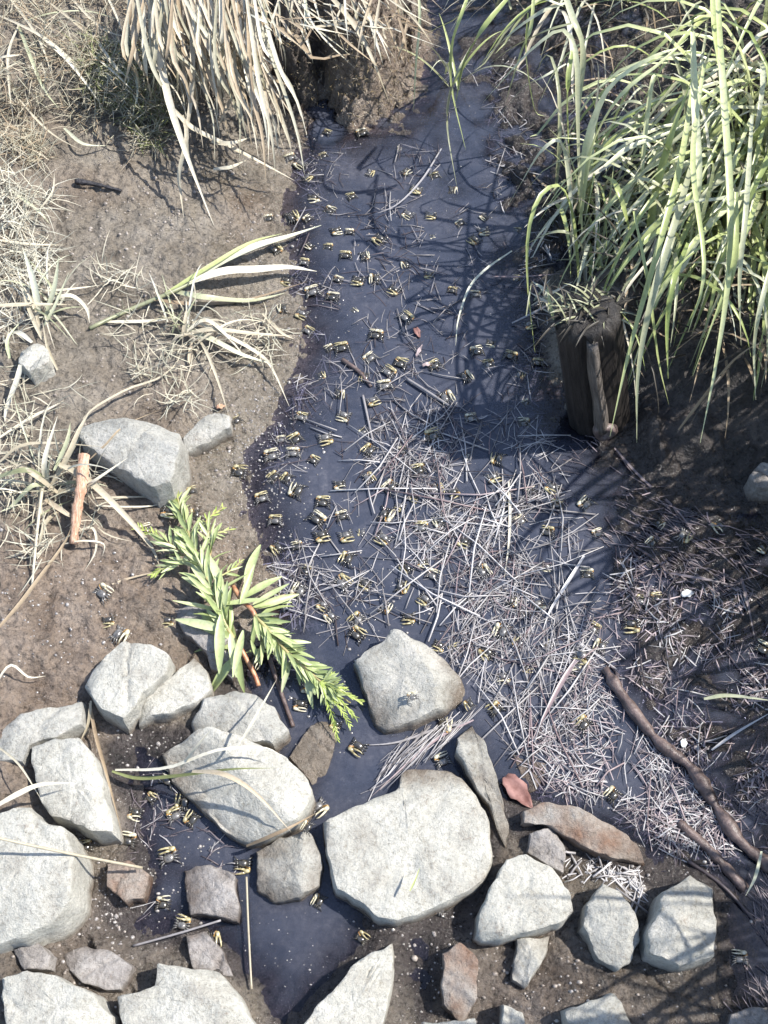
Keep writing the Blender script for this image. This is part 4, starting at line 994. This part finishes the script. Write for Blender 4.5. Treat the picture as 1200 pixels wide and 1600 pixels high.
for c_ in lb:
    b = MB(); b.ribbon(curve([onpx(a_[0], a_[1], .012+.012*(i_ % 2)) for i_, a_ in enumerate(c_)], 12), rnd.uniform(.0035, .007), .3); b.build('blade', rnd.choice([D, D, MD]), t)

# ------------------------------------------------------------------ goldenrod cutting
def leaf_mesh(L, W_, curl, mat, name='leaf', fold=.35):
    b = MB(); V = []; Fs = []; n = 8
    for i in range(n):
        t = i/(n-1); ww = W_*.5*(math.sin(math.pi*min(1, t*.94+.03))**.75)*(1-.3*t)
        z = curl*L*t*t
        V += [Vector((t*L, -ww, z+ww*fold)), Vector((t*L, 0, z)), Vector((t*L, ww, z+ww*fold))]
    for i in range(n-1): Fs += [(i*3, i*3+1, i*3+4, i*3+3), (i*3+1, i*3+2, i*3+5, i*3+4)]
    b.add(V, Fs); return local(b.mesh(name, mat))
LM = [leaf_mesh(.055, .0115, -.2, M['leaf'], fold=.6), leaf_mesh(.055, .0095, .14, M['leaf'], fold=.8), leaf_mesh(.055, .013, -.4, M['leaf'], fold=.5)]
BM = [leaf_mesh(.02, .005, .1, M['bud']), leaf_mesh(.02, .004, -.15, M['bud'])]
def put_leaf(par, p, dirv, L, roll, me, base_L):
    x = dirv.normalized(); up = Vector((0, 0, 1)); y = up.cross(x).normalized(); z = x.cross(y)
    m = Matrix((x, y, z)).transposed().to_4x4() @ Matrix.Rotation(roll, 4, 'X') @ Matrix.Scale(L/base_L, 4)
    o = bpy.data.objects.new('leaf', me); COL.objects.link(o); o.parent = par
    m.translation = p-par.location; o.matrix_basis = m
    return o
def px_dir(px, py, ang):
    """ground direction that looks like angle ang in the photograph"""
    a = onpx(px, py); b2 = onpx(px+20*math.cos(ang), py-20*math.sin(ang)); d = b2-a; d.z = 0
    return d.normalized()
def sprig(par, stem_px, r0, mat, leaf_from, leaf_to, cnt, spread, Lr, dense_tip, rn, budtip=0.8, rise=.02):
    cnt = int(cnt*1.3)
    pts = curve([onpx(*p) for p in stem_px], 20)
    b = MB(); b.tube(pts, [r0*(1-.6*i/20) for i in range(21)], 7); b.build('stem', mat, par)
    for k in range(cnt):
        t = leaf_from+(leaf_to-leaf_from)*(k/cnt)**dense_tip
        i = min(19, int(t*20)); f = t*20-i
        p = pts[i].lerp(pts[i+1], f); d = (pts[min(20, i+2)]-pts[max(0, i-1)]).normalized()
        side = 1 if k % 2 else -1
        a = side*rn.uniform(*spread); q = Matrix.Rotation(a, 3, 'Z') @ d
        q.z += rn.uniform(-.1, .55)
        L = rn.uniform(*Lr)*(1-.45*t)
        if t > budtip: put_leaf(par, p, q, L*.55, rn.gauss(0, .5), rn.choice(BM), .02)
        else: put_leaf(par, p, q, L, rn.gauss(0, .5), rn.choice(LM), .055)
    return pts
gA = empty('goldenrod_cutting', onpx(375, 1000)); tag(gA, 'upper leafy green goldenrod cutting lying on the mud, its tip pointing up left', 'plant cutting', 'green goldenrod cuttings')
rn = random.Random(31)
sprig(gA, [(375,1015,.02),(352,975,.03),(330,920,.04),(305,860,.04),(285,805,.03),(274,765,.02)], .0038, M['stem'], .05, 1.0, 62, (.2, .75), (.045, .062), .9, rn, .88)
sprig(gA, [(322,900,.035),(330,850,.04),(322,815,.03),(350,792,.02)], .002, M['stem'], .1, 1, 22, (.2, .8), (.03, .042), .8, rn, .6)
sprig(gA, [(325,905,.03),(285,865,.03),(250,840,.02),(212,822,.012)], .002, M['stem'], .15, 1, 24, (.2, .8), (.03, .045), .8, rn, .6)
sprig(gA, [(318,895,.03),(285,880,.03),(255,888,.02),(238,898,.012)], .0018, M['stem'], .2, 1, 16, (.2, .8), (.024, .036), .8, rn, .6)
sprig(gA, [(322,835,.03),(340,832,.025),(365,826,.015)], .0014, M['stem'], .2, 1, 10, (.2, .8), (.02, .028), .8, rn, .5)
sprig(gA, [(345,900,.03),(362,890,.03),(378,875,.02)], .0014, M['stem'], .2, 1, 9, (.2, .8), (.02, .026), .8, rn, .5)
b = MB(); b.tube(curve([onpx(372,1005,.022), onpx(385,1030,.02), onpx(398,1055,.012), onpx(404,1072,.008)], 8), .0034, 8); b.build('cut_end', M['stem_red'], gA)
BIG = [(345,945,-.02,70,.04),(345,955,2.9,75,.04),(352,985,3.05,80,.03),(352,975,2.75,85,.035),(360,990,-1.45,60,.04),(345,960,-1.6,80,.045),(380,985,-1.75,80,.035),
       (372,1015,-1.55,62,.02),(370,1025,-2.3,75,.02),(370,1015,3.0,62,.015),(375,945,1.2,60,.045),(383,915,1.25,70,.02),(380,935,.45,66,.035),(395,950,.3,60,.03),(385,1020,.2,45,.02),
       (350,930,1.9,70,.05),(335,930,2.6,62,.04),(392,1000,-1.2,40,.03),(330,890,2.4,50,.04),(340,925,.3,50,.035),(300,860,2.2,45,.035)]
for (px, py, an, L, z) in BIG:
    d = px_dir(px, py, an); d.z = rn.uniform(-.15, .2)
    L2 = (onpx(px+L*math.cos(an), py-L*math.sin(an))-onpx(px, py)).length
    put_leaf(gA, onpx(px, py, z), d, L2, rn.gauss(0, .35), rn.choice(LM), .055)
gB = empty('goldenrod_cutting', onpx(400, 960)); tag(gB, 'lower green goldenrod cutting with reddish stem, its bright tip pointing down right over the water', 'plant cutting', 'green goldenrod cuttings')
b = MB(); b.tube(curve([onpx(364,916,.035), onpx(378,938,.042), onpx(395,955,.042), onpx(408,985,.035)], 10), .0036, 8); b.build('cut_end', M['stem_red'], gB)
sprig(gB, [(398,960,.04),(425,992,.04),(455,1025,.035),(490,1055,.025),(518,1080,.02),(548,1098,.012)], .0032, M['stem'], .0, .85, 66, (.25, .9), (.034, .05), 1.0, rn, .74)
for tp, c in (((566,1098), 16), ((556,1122), 15), ((528,1158), 14), ((520,1052), 12), ((540,1075), 12), ((548,1135), 12)):
    sprig(gB, [(500,1066,.024), ((500+tp[0])/2+3, (1066+tp[1])/2, .026), (tp[0], tp[1], .012)], .0013, M['bud'], .15, 1, c+6, (.2, .6), (.02, .028), .9, rn, .3)
for (px, py, an, L, z) in [(405,965,.6,60,.03),(400,950,.25,70,.03),(395,945,.5,62,.035),(420,990,-2.0,55,.03),(430,1000,-1.3,50,.03),(410,975,-1.7,70,.03),(455,1030,-1.9,50,.02),(480,1050,-1.5,50,.02),(440,1005,.1,45,.03)]:
    d = px_dir(px, py, an); d.z = rn.uniform(-.15, .2)
    L2 = (onpx(px+L*math.cos(an), py-L*math.sin(an))-onpx(px, py)).length
    put_leaf(gB, onpx(px, py, z), d, L2, rn.gauss(0, .35), rn.choice(LM), .055)

# ------------------------------------------------------------------ fiddler crabs
def ellip(b, c, r, seg=10, rows=6, mi=0, sq=1.0):
    V = []; Fs = []
    for i in range(rows+1):
        ph = math.pi*i/rows
        for k in range(seg):
            a = 2*math.pi*k/seg
            x = math.copysign(abs(math.cos(a))**sq, math.cos(a)); y = math.copysign(abs(math.sin(a))**sq, math.sin(a))
            V.append(Vector((c[0]+r[0]*x*math.sin(ph), c[1]+r[1]*y*math.sin(ph)*(1+.18*0), c[2]+r[2]*math.cos(ph))))
    for i in range(rows):
        for k in range(seg): Fs.append((i*seg+k, (i+1)*seg+k, (i+1)*seg+(k+1) % seg, i*seg+(k+1) % seg))
    b.add(V, Fs, mi)
MM = .001
def crab_meshes(seed):
    rn = random.Random(seed); b = MB()
    ellip(b, (0, 0, 7*MM), (9.5*MM, 7*MM, 5*MM), 14, 8, 0, .75)
    for s in (-1, 1):
        for j in range(4):
            y0 = (4-j*2.6)*MM; sp = (3.5-j*3.2+rn.uniform(-1, 1))*MM
            p = [Vector((s*6*MM, y0, 6*MM)), Vector((s*12*MM, y0+sp*.6, 9.5*MM)), Vector((s*16*MM, y0+sp*1.2, 5*MM)), Vector((s*18.5*MM, y0+sp*1.7, .3*MM))]
            b.tube(p, [1.5*MM, 1.5*MM, 1.0*MM, .4*MM], 5)
        b.tube([Vector((s*2.2*MM, 6*MM, 9*MM)), Vector((s*2.8*MM, 8*MM, 14*MM))], .5*MM, 5)
        ellip(b, (s*2.8*MM, 8*MM, 14.4*MM), (.9*MM, .9*MM, 1.1*MM), 6, 4)
        b.tube([Vector((-s*4*MM, 6*MM, 5*MM)), Vector((-s*6*MM, 9*MM, 5*MM)), Vector((-s*2*MM, 10.5*MM, 4.5*MM))], [1.3*MM, 1.2*MM, .6*MM], 5) if s > 0 else None
    body = b
    op = rn.uniform(.0, .22)
    c = MB()      # arm and palm
    c.tube([Vector((6*MM, 5*MM, 6*MM)), Vector((13*MM, 8*MM, 6*MM)), Vector((13*MM, 12*MM, 7*MM))], [2.2*MM, 2.2*MM, 2.6*MM], 7, mi=1)
    ellip(c, (8.5*MM, 13.5*MM, 8*MM), (6.5*MM, 4.4*MM, 3.6*MM), 10, 6, 0)
    lo = [Vector((6*MM, 16*MM, 7*MM)), Vector((-3*MM, (17+op*6)*MM, 7*MM)), Vector((-11*MM, (17.2+op*10)*MM, 7*MM)), Vector((-16*MM, (16+op*10)*MM, 7*MM))]
    c.tube(lo, [2.3*MM, 1.9*MM, 1.4*MM, .4*MM], 7)
    f = MB()
    up = [Vector((5*MM, 11.2*MM, 9.5*MM)), Vector((-3*MM, (11.5-op*8)*MM, 10.5*MM)), Vector((-11*MM, (11.6-op*12)*MM, 10*MM)), Vector((-16*MM, (13.5-op*12)*MM, 9*MM))]
    f.tube(up, [2.3*MM, 1.8*MM, 1.3*MM, .4*MM], 7)
    return body, c, f
protos = []
for s in range(6):
    bo, c, f = crab_meshes(s)
    cm = M['claw_pale'] if s % 2 else M['claw']
    protos.append((local(bo.mesh('fiddler_crab_body', M['crab'] if s % 3 else M['crab_pale'])), local(c.mesh('large_claw', [cm, M['claw_root']])), local(f.mesh('claw_finger', cm))))
C_ = """577,272 550,310 633,270 650,298 638,336 673,338 420,345 455,343 482,345 484,385 525,362 546,366 594,375 540,403 568,403 635,415 560,440 588,438 527,440 448,440 489,460 519,468 616,455 706,457 742,376 757,340 755,362 428,393 475,413 444,484 472,492 480,520 632,500 587,528 516,547 535,548 580,563 605,585 625,572 572,592 745,553 797,560 726,592 680,575 720,352 470,258 455,250 480,278 510,210 567,212 840,570
528,617 602,607 582,628 537,650 470,655 440,690 463,690 425,716 458,712 489,722 508,686 430,748 450,750 467,770 410,782 530,758 573,750 612,764 655,738 647,777 625,792 600,806 695,625 677,685 736,657 780,720 770,747 708,770 535,810 493,815 430,817 502,838 540,838 435,857 465,857 688,816 658,828 600,842 725,848 545,876 636,889 660,880 675,902 533,914 470,927 625,918 665,937 505,946 518,964 560,972 556,995 600,950 638,965 798,940 786,990
862,763 870,792 855,835 762,1020 908,1025 940,1012 775,1112 912,1135 1020,850 1065,838 1125,823 1190,857 1028,818 935,837 1000,942 1025,937 985,976 1190,1018
560,1167 690,1135 692,1192 772,1225 958,1245 497,1262 482,1294 380,1350 564,1468 500,1410 235,1250 262,1222 290,1255 275,1277 302,1282 265,1342 135,1325 200,1316 255,1415 285,1447 1155,1500 397,1035 480,1072 470,1100 160,930 170,970 185,993 262,970 228,832 308,806 265,800 300,770 370,660 374,742 700,1095 645,1092 525,1132 735,1100 212,1270 330,1470 615,1420 690,1420"""
crabs = []
rn = random.Random(77)
LANDM = [('the wooden post', 915, 600), ('the pale straight reed piece', 668, 612), ('the short brown twig', 558, 582), ('the small reddish leaf', 652, 520),
         ('the brown mud bank', 560, 190), ('the reed shoot tips', 495, 400), ('the bright upright straw', 793, 830), ('the lone angular boulder', 640, 1060),
         ('the leafy upper cutting', 330, 880), ('the lower cutting tip', 540, 1100), ('the small elongated stone', 330, 675), ('the white shell fragment', 1075, 928),
         ('the long branch tip', 950, 1050), ('the straw-draped boulder', 380, 1230), ('the dark pool', 450, 1500), ('the brightest whitish rock', 200, 1065),
         ('the rusty arched rock', 900, 1295), ('the oblong rock', 120, 1230), ('the thin spidery tuft', 400, 530), ('the ridged shaded rock', 1060, 1440), ('the left marsh grass clump', 850, 330), ('the largest boulder', 640, 1320)]
ROCKTOP = {(700,1095): .01, (645,1092): .048, (735,1100): .012, (482,1294): .045}
spots_ = [tuple(map(int, tok.split(','))) for tok in C_.split()]
for _ in range(900):                                     # the fainter, half sunk ones
    if len(spots_) >= 215: break
    q_ = (rn.randint(430, 930), rn.randint(220, 1150))
    if not (in_poly(*q_, [(470,230),(690,230),(800,330),(840,440),(850,620),(930,800),(930,1040),(820,1120),(740,1080),(640,985),(560,1010),(440,950),(400,800),(440,650),(470,560),(450,400)])): continue
    if min(math.hypot(q_[0]-c[0], q_[1]-c[1]) for c in spots_) > 26: spots_.append(q_)
for px, py in spots_:
    k = rn.randrange(6); ang = rn.uniform(0, 2*math.pi)
    if rn.random() < .5: ang = rn.choice((0, .35, -.4, 2.8, 3.4, .6))+rn.gauss(0, .3)
    best = min(LANDM, key=lambda l: math.hypot(l[1]-px, l[2]-py))
    crabs.append([px, py, k, ang, best[0], math.hypot(best[1]-px, best[2]-py)])
ORD = ['nearest', 'second nearest', 'third nearest', 'fourth nearest', 'fifth nearest', 'sixth nearest', 'seventh nearest', 'eighth nearest', 'ninth nearest', 'tenth nearest', 'eleventh nearest', 'twelfth nearest', 'thirteenth nearest', 'fourteenth nearest', 'fifteenth nearest', 'sixteenth nearest', 'seventeenth nearest', 'eighteenth nearest', 'nineteenth nearest', 'twentieth nearest', 'twenty first nearest', 'twenty second nearest', 'twenty third nearest', 'twenty fourth nearest', 'twenty fifth nearest', 'twenty sixth nearest', 'twenty seventh nearest', 'twenty eighth nearest', 'twenty ninth nearest', 'thirtieth nearest']
for i, (px, py, k, ang, lm, d) in enumerate(crabs):
    rank = sum(1 for c in crabs if c[4] == lm and c[5] < d)
    rank = min(rank, 29); lift = ROCKTOP.get((px, py), .0)-.0015
    p = onpx(px, py, lift)
    body, claw, fing = protos[k]
    sc = rn.uniform(.52, .84) if (px, py) not in ROCKTOP else .5
    o = bpy.data.objects.new('fiddler_crab', body); COL.objects.link(o)
    if i >= 172: sc *= .88; p.z -= .003
    o.location = p; o.rotation_euler = (rn.uniform(-.15, .1), rn.uniform(-.1, .1), ang)
    o.scale = (sc if rn.random() < .5 else -sc, sc, sc)
    c = bpy.data.objects.new('large_claw', claw); COL.objects.link(c); c.parent = o
    f = bpy.data.objects.new('claw_finger', fing); COL.objects.link(f); f.parent = c
    shade = 'pale clawed' if k % 2 else 'yellow clawed'
    tag(o, f'{shade} dark fiddler crab, {ORD[rank]} crab to {lm}', 'crab', 'fiddler crabs on the creek mud')

# ------------------------------------------------------------------ straw on the water
def sticklet(b, p, ang, L, r, mi=0, bend=0, dz=0.0, flat=False):
    d = Vector((math.cos(ang), math.sin(ang), 0)); s = Vector((-d.y, d.x, 0))
    if flat:
        a, c = p-d*L/2, p+d*L/2; m = p+s*bend*L; hh = Vector((0, 0, r*.25))
        V = [a-s*r*.7, a+s*r*.7, m+s*r+hh, m-s*r+hh, c-s*r*.5+Vector((0, 0, dz)), c+s*r*.5+Vector((0, 0, dz))]
        b.add(V, [(0, 1, 2, 3), (3, 2, 5, 4)], mi)
        return
    P = [p-d*L/2, p+s*bend*L+Vector((0, 0, dz*.5)), p+d*L/2+Vector((0, 0, dz))]
    b.tube(P, [r*.9, r, r*.7], 4, mi, cap=True)
MAT1 = [(575,650),(700,640),(830,650),(880,720),(900,830),(930,920),(930,1040),(900,1150),(820,1190),(740,1120),(700,1040),(610,985),(540,1000),(440,950),(430,880),(520,800),(560,720)]
MATD = [(590,700),(640,660),(740,670),(850,740),(910,900),(930,1020),(890,1150),(800,1180),(755,1110),(730,1030),(640,960),(600,860),(570,760)]
MATR = [(940,850),(1030,880),(1210,930),(1210,1330),(1130,1360),(1060,1345),(980,1290),(900,1250),(830,1240),(800,1170),(870,1060),(900,960)]
MATF = [(800,1150),(930,1060),(1000,1110),(1110,1250),(1180,1340),(1060,1345),(980,1290),(900,1250),(830,1240)]
MATU = [(470,230),(690,230),(720,420),(700,640),(560,700),(430,760),(420,700),(480,560),(460,400)]
MATUR = [(690,100),(870,100),(860,420),(850,640),(700,640),(720,400)]
MATB = [(575,1240),(620,1160),(740,1120),(740,1150),(700,1160),(640,1195)]
MATP = [(880,1330),(960,1345),(1000,1370),(1010,1430),(960,1390),(880,1370)]
MATS = [(880,650),(960,700),(1040,790),(1200,830),(1210,940),(1030,900),(930,850),(900,760)]
MATL = [(180,1180),(250,1190),(330,1300),(390,1340),(380,1380),(290,1350),(240,1440),(180,1430),(200,1330)]
rn = random.Random(99)
def pick(poly):
    xs = [p[0] for p in poly]; ys = [p[1] for p in poly]
    while True:
        x = rn.uniform(min(xs), max(xs)); y = rn.uniform(min(ys), max(ys))
        if in_poly(x, y, poly): return x, y
straws = [M['straw'], M['straw_pale'], M['straw_pink'], M['straw_dark']]
# the larger straws one by one
GROUPS = [(MATD, 112, 'straws in the bright middle of the mat', 'in the dense mat', (.05, .17), (.0007, .0015), (0, 0, 1, 1, 1, 2)),
          (MAT1, 70, 'straws in the outer mat', 'in the loose mat', (.03, .11), (.0007, .0014), (0, 0, 1, 0, 3)),
          (MATR, 36, 'straws around the long branch', 'in the wrack', (.03, .08), (.0008, .0016), (0, 2, 3, 3)),
          (MATU, 28, 'straws on the open dark water', 'on open water', (.03, .08), (.0008, .0014), (0, 0, 3)),
          (MATP, 14, 'straws below the rusty rock', 'below the rusty rock', (.02, .05), (.001, .0018), (0, 1)),
          (MATB, 9, 'straws between the boulders', 'between two boulders', (.05, .12), (.0006, .0010), (0, 0, 1))]
for poly, cnt, grp, lab, Lr, rr, ms in GROUPS:
    for k in range(cnt):
        px, py = pick(poly)
        p = onpx(px, py, rn.uniform(.002, .008)); b = MB()
        ang = rn.gauss(1.25, .75) if poly in (MATD, MATR) else rn.uniform(0, math.pi)
        if poly is MATB: ang = rn.gauss(.85, .15)
        mi = rn.choice(ms); L_ = rn.uniform(*Lr); r_0 = rn.uniform(*rr)
        sticklet(b, Vector((0, 0, 0)), ang, L_, r_0, 0, rn.gauss(0, .03), rn.gauss(0, .003))
        o = link('straw', b.mesh('straw', straws[mi])); o.location = p
        a_ = math.degrees(ang) % 180
        lie = 'lying level' if a_ < 20 or a_ > 160 else 'pointing up' if 70 < a_ < 110 else 'slanting right' if a_ < 90 else 'slanting left'
        q_ = (L_-Lr[0])/(Lr[1]-Lr[0]); sz_ = 'short' if q_ < .33 else 'long' if q_ > .67 else 'middling'
        lm = min(LANDM, key=lambda l: math.hypot(l[1]-px, l[2]-py))[0]
        tag(o, f"{sz_} {('greyish', 'bleached', 'pinkish', 'dark soaked')[mi]} straw {lie}, {lab}, near {lm}", 'straw', grp)
# the rest of the mat, uncountable: some afloat, some drowned
def mat_stuff(label, specs, name='straw_mat'):
    b = MB()
    for poly, cnt, Lr, rr, zr, ms, angf in specs:
        for k in range(cnt):
            px, py = pick(poly)
            for _ in range(6):
                if mnoise.fractal(Vector((px*.014, py*.014, 2.5)), .8, 2, 3)*1.5+rn.gauss(0, .12) > -.04: break
                px, py = pick(poly)
            p = onpx(px, py); p.z = max(gz(p.x, p.y)+.0008, rn.uniform(*zr))
            sticklet(b, p, angf(), rn.uniform(*Lr), rn.uniform(*rr), rn.choice(ms), rn.gauss(0, .05), rn.gauss(0, .0015), flat=rn.random() < .5)
    o = b.build(name, straws); tag(o, label, 'straw', kind='stuff')
U = lambda: rn.uniform(0, math.pi)
Gd = lambda: rn.gauss(1.2, .7)
fl, dr = (.0005, .005), (-.008, -.001)
mat_stuff('tangle of fine straw bits in the bright straw mat', [(MATD, 380, (.02, .10), (.0004, .0009), fl, (0, 0, 1, 2), Gd), (MATD, 750, (.02, .10), (.0006, .0014), dr, (1, 1, 0), U),
    (MAT1, 900, (.015, .07), (.0004, .0008), fl, (0, 0, 1, 3), U), (MAT1, 2600, (.02, .09), (.0006, .0014), dr, (1, 1, 0), U), (MATB, 60, (.03, .09), (.0004, .0008), fl, (0, 0, 1), lambda: rn.gauss(.85, .2))])
mat_stuff('short chips of straw and wrack packed around the long branch', [(MATR, 700, (.005, .04), (.0003, .0008), fl, (0, 2, 3, 3, 3), U), (MATF, 480, (.008, .05), (.0004, .0009), fl, (0, 0, 2, 3), U), (MATR, 1700, (.006, .045), (.0005, .0013), (-.006, -.0006), (0, 2, 3, 3), U), (MATF, 700, (.008, .045), (.0005, .0012), dr, (0, 2, 3), U), (MATP, 110, (.008, .035), (.0004, .001), fl, (0, 0, 1), U)])
mat_stuff('sparse drowned straw wisps in the upstream water', [(MATU, 420, (.012, .05), (.0004, .0009), fl, (0, 3), U), (MATU, 1300, (.015, .07), (.0006, .0012), dr, (1, 1, 0), U), (MATUR, 160, (.01, .04), (.0004, .001), fl, (0, 3), U), (MATUR, 350, (.02, .07), (.0006, .0012), dr, (1, 0), U)])
mat_stuff('dark soaked stalks in the shaded shallows and between rocks', [(MATS, 240, (.01, .07), (.0005, .0012), fl, (3, 3, 3, 3, 2), lambda: rn.gauss(-.6, .5)), (MATL, 70, (.008, .035), (.0004, .0009), fl, (0, 3, 3), U), ([(1130,1330),(1230,1380),(1230,1640),(1150,1640),(1160,1500)], 110, (.01, .07), (.0005, .001), (0, .003), (3, 3, 2), lambda: rn.gauss(2.0, .3))])

# ------------------------------------------------------------------ pebbles and grit
def grit(name, label, zones, mat, rr, flat, seed):
    b = MB(); rn_ = random.Random(seed)
    for (cx, cy, sx, sy, cnt) in zones:
        for k in range(cnt):
            px, py = cx+rn_.gauss(0, sx), cy+rn_.gauss(0, sy)
            p = onpx(px, py); r = rn_.uniform(*rr)*(1 if rn_.random() < .85 else 1.8)
            p.z = surf(p.x, p.y)+r*.1
            V = [p+Vector((0, 0, r*flat))]; n = 6; a0 = rn_.uniform(0, 6)
            e = rn_.uniform(.6, 1)
            for q_, zz in ((.75, .7), (1, 0)):
                for j in range(n):
                    a = a0+2*math.pi*j/n; w_ = rn_.uniform(.85, 1.1)
                    V.append(p+Vector((math.cos(a)*r*q_*w_, math.sin(a)*r*q_*w_*e, r*flat*zz)))
            Fs = [(0, 1+j, 1+(j+1) % n) for j in range(n)]+[(1+j, 1+n+j, 1+n+(j+1) % n, 1+(j+1) % n) for j in range(n)]
            b.add(V, Fs)
    o = b.build(name, mat); tag(o, label, 'grit', kind='stuff')
grit('pebbles', 'small pebbles and crumbs strewn over the mud', [(250,400,130,120,420),(150,600,100,100,160),(850,1540,120,40,90),(100,1500,80,60,80),(330,800,60,80,120),(240,340,120,60,200)], M['pebble'], (.0010, .0026), .7, 4)
grit('pale_specks', 'pale grit standing in for sun glints along the edge of the water', [(110,950,70,60,130),(170,1060,90,40,60),(330,720,50,60,160),(430,800,40,90,200),(390,700,30,50,160),(60,960,60,60,60),(430,640,30,60,110),(440,460,30,60,130),(470,240,30,30,90),(230,1180,50,40,90),(160,1400,40,60,200),(270,1380,50,60,90),(650,1450,60,30,90),(660,1550,40,50,70),(560,960,60,40,80),(440,1100,50,60,80),(1000,1350,90,40,90),(900,1560,90,40,50)], M['bead'], (.0007, .0020), .7, 6)

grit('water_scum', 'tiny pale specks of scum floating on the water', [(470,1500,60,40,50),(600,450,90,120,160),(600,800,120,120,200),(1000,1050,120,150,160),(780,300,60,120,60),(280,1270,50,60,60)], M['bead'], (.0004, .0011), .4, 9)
# ------------------------------------------------------------------ render settings
scn.render.engine = 'CYCLES'
scn.cycles.max_bounces = 6
scn.cycles.transparent_max_bounces = 8
scn.cycles.caustics_reflective = False
scn.cycles.caustics_refractive = False
scn.render.resolution_x = 768
scn.render.resolution_y = 1024
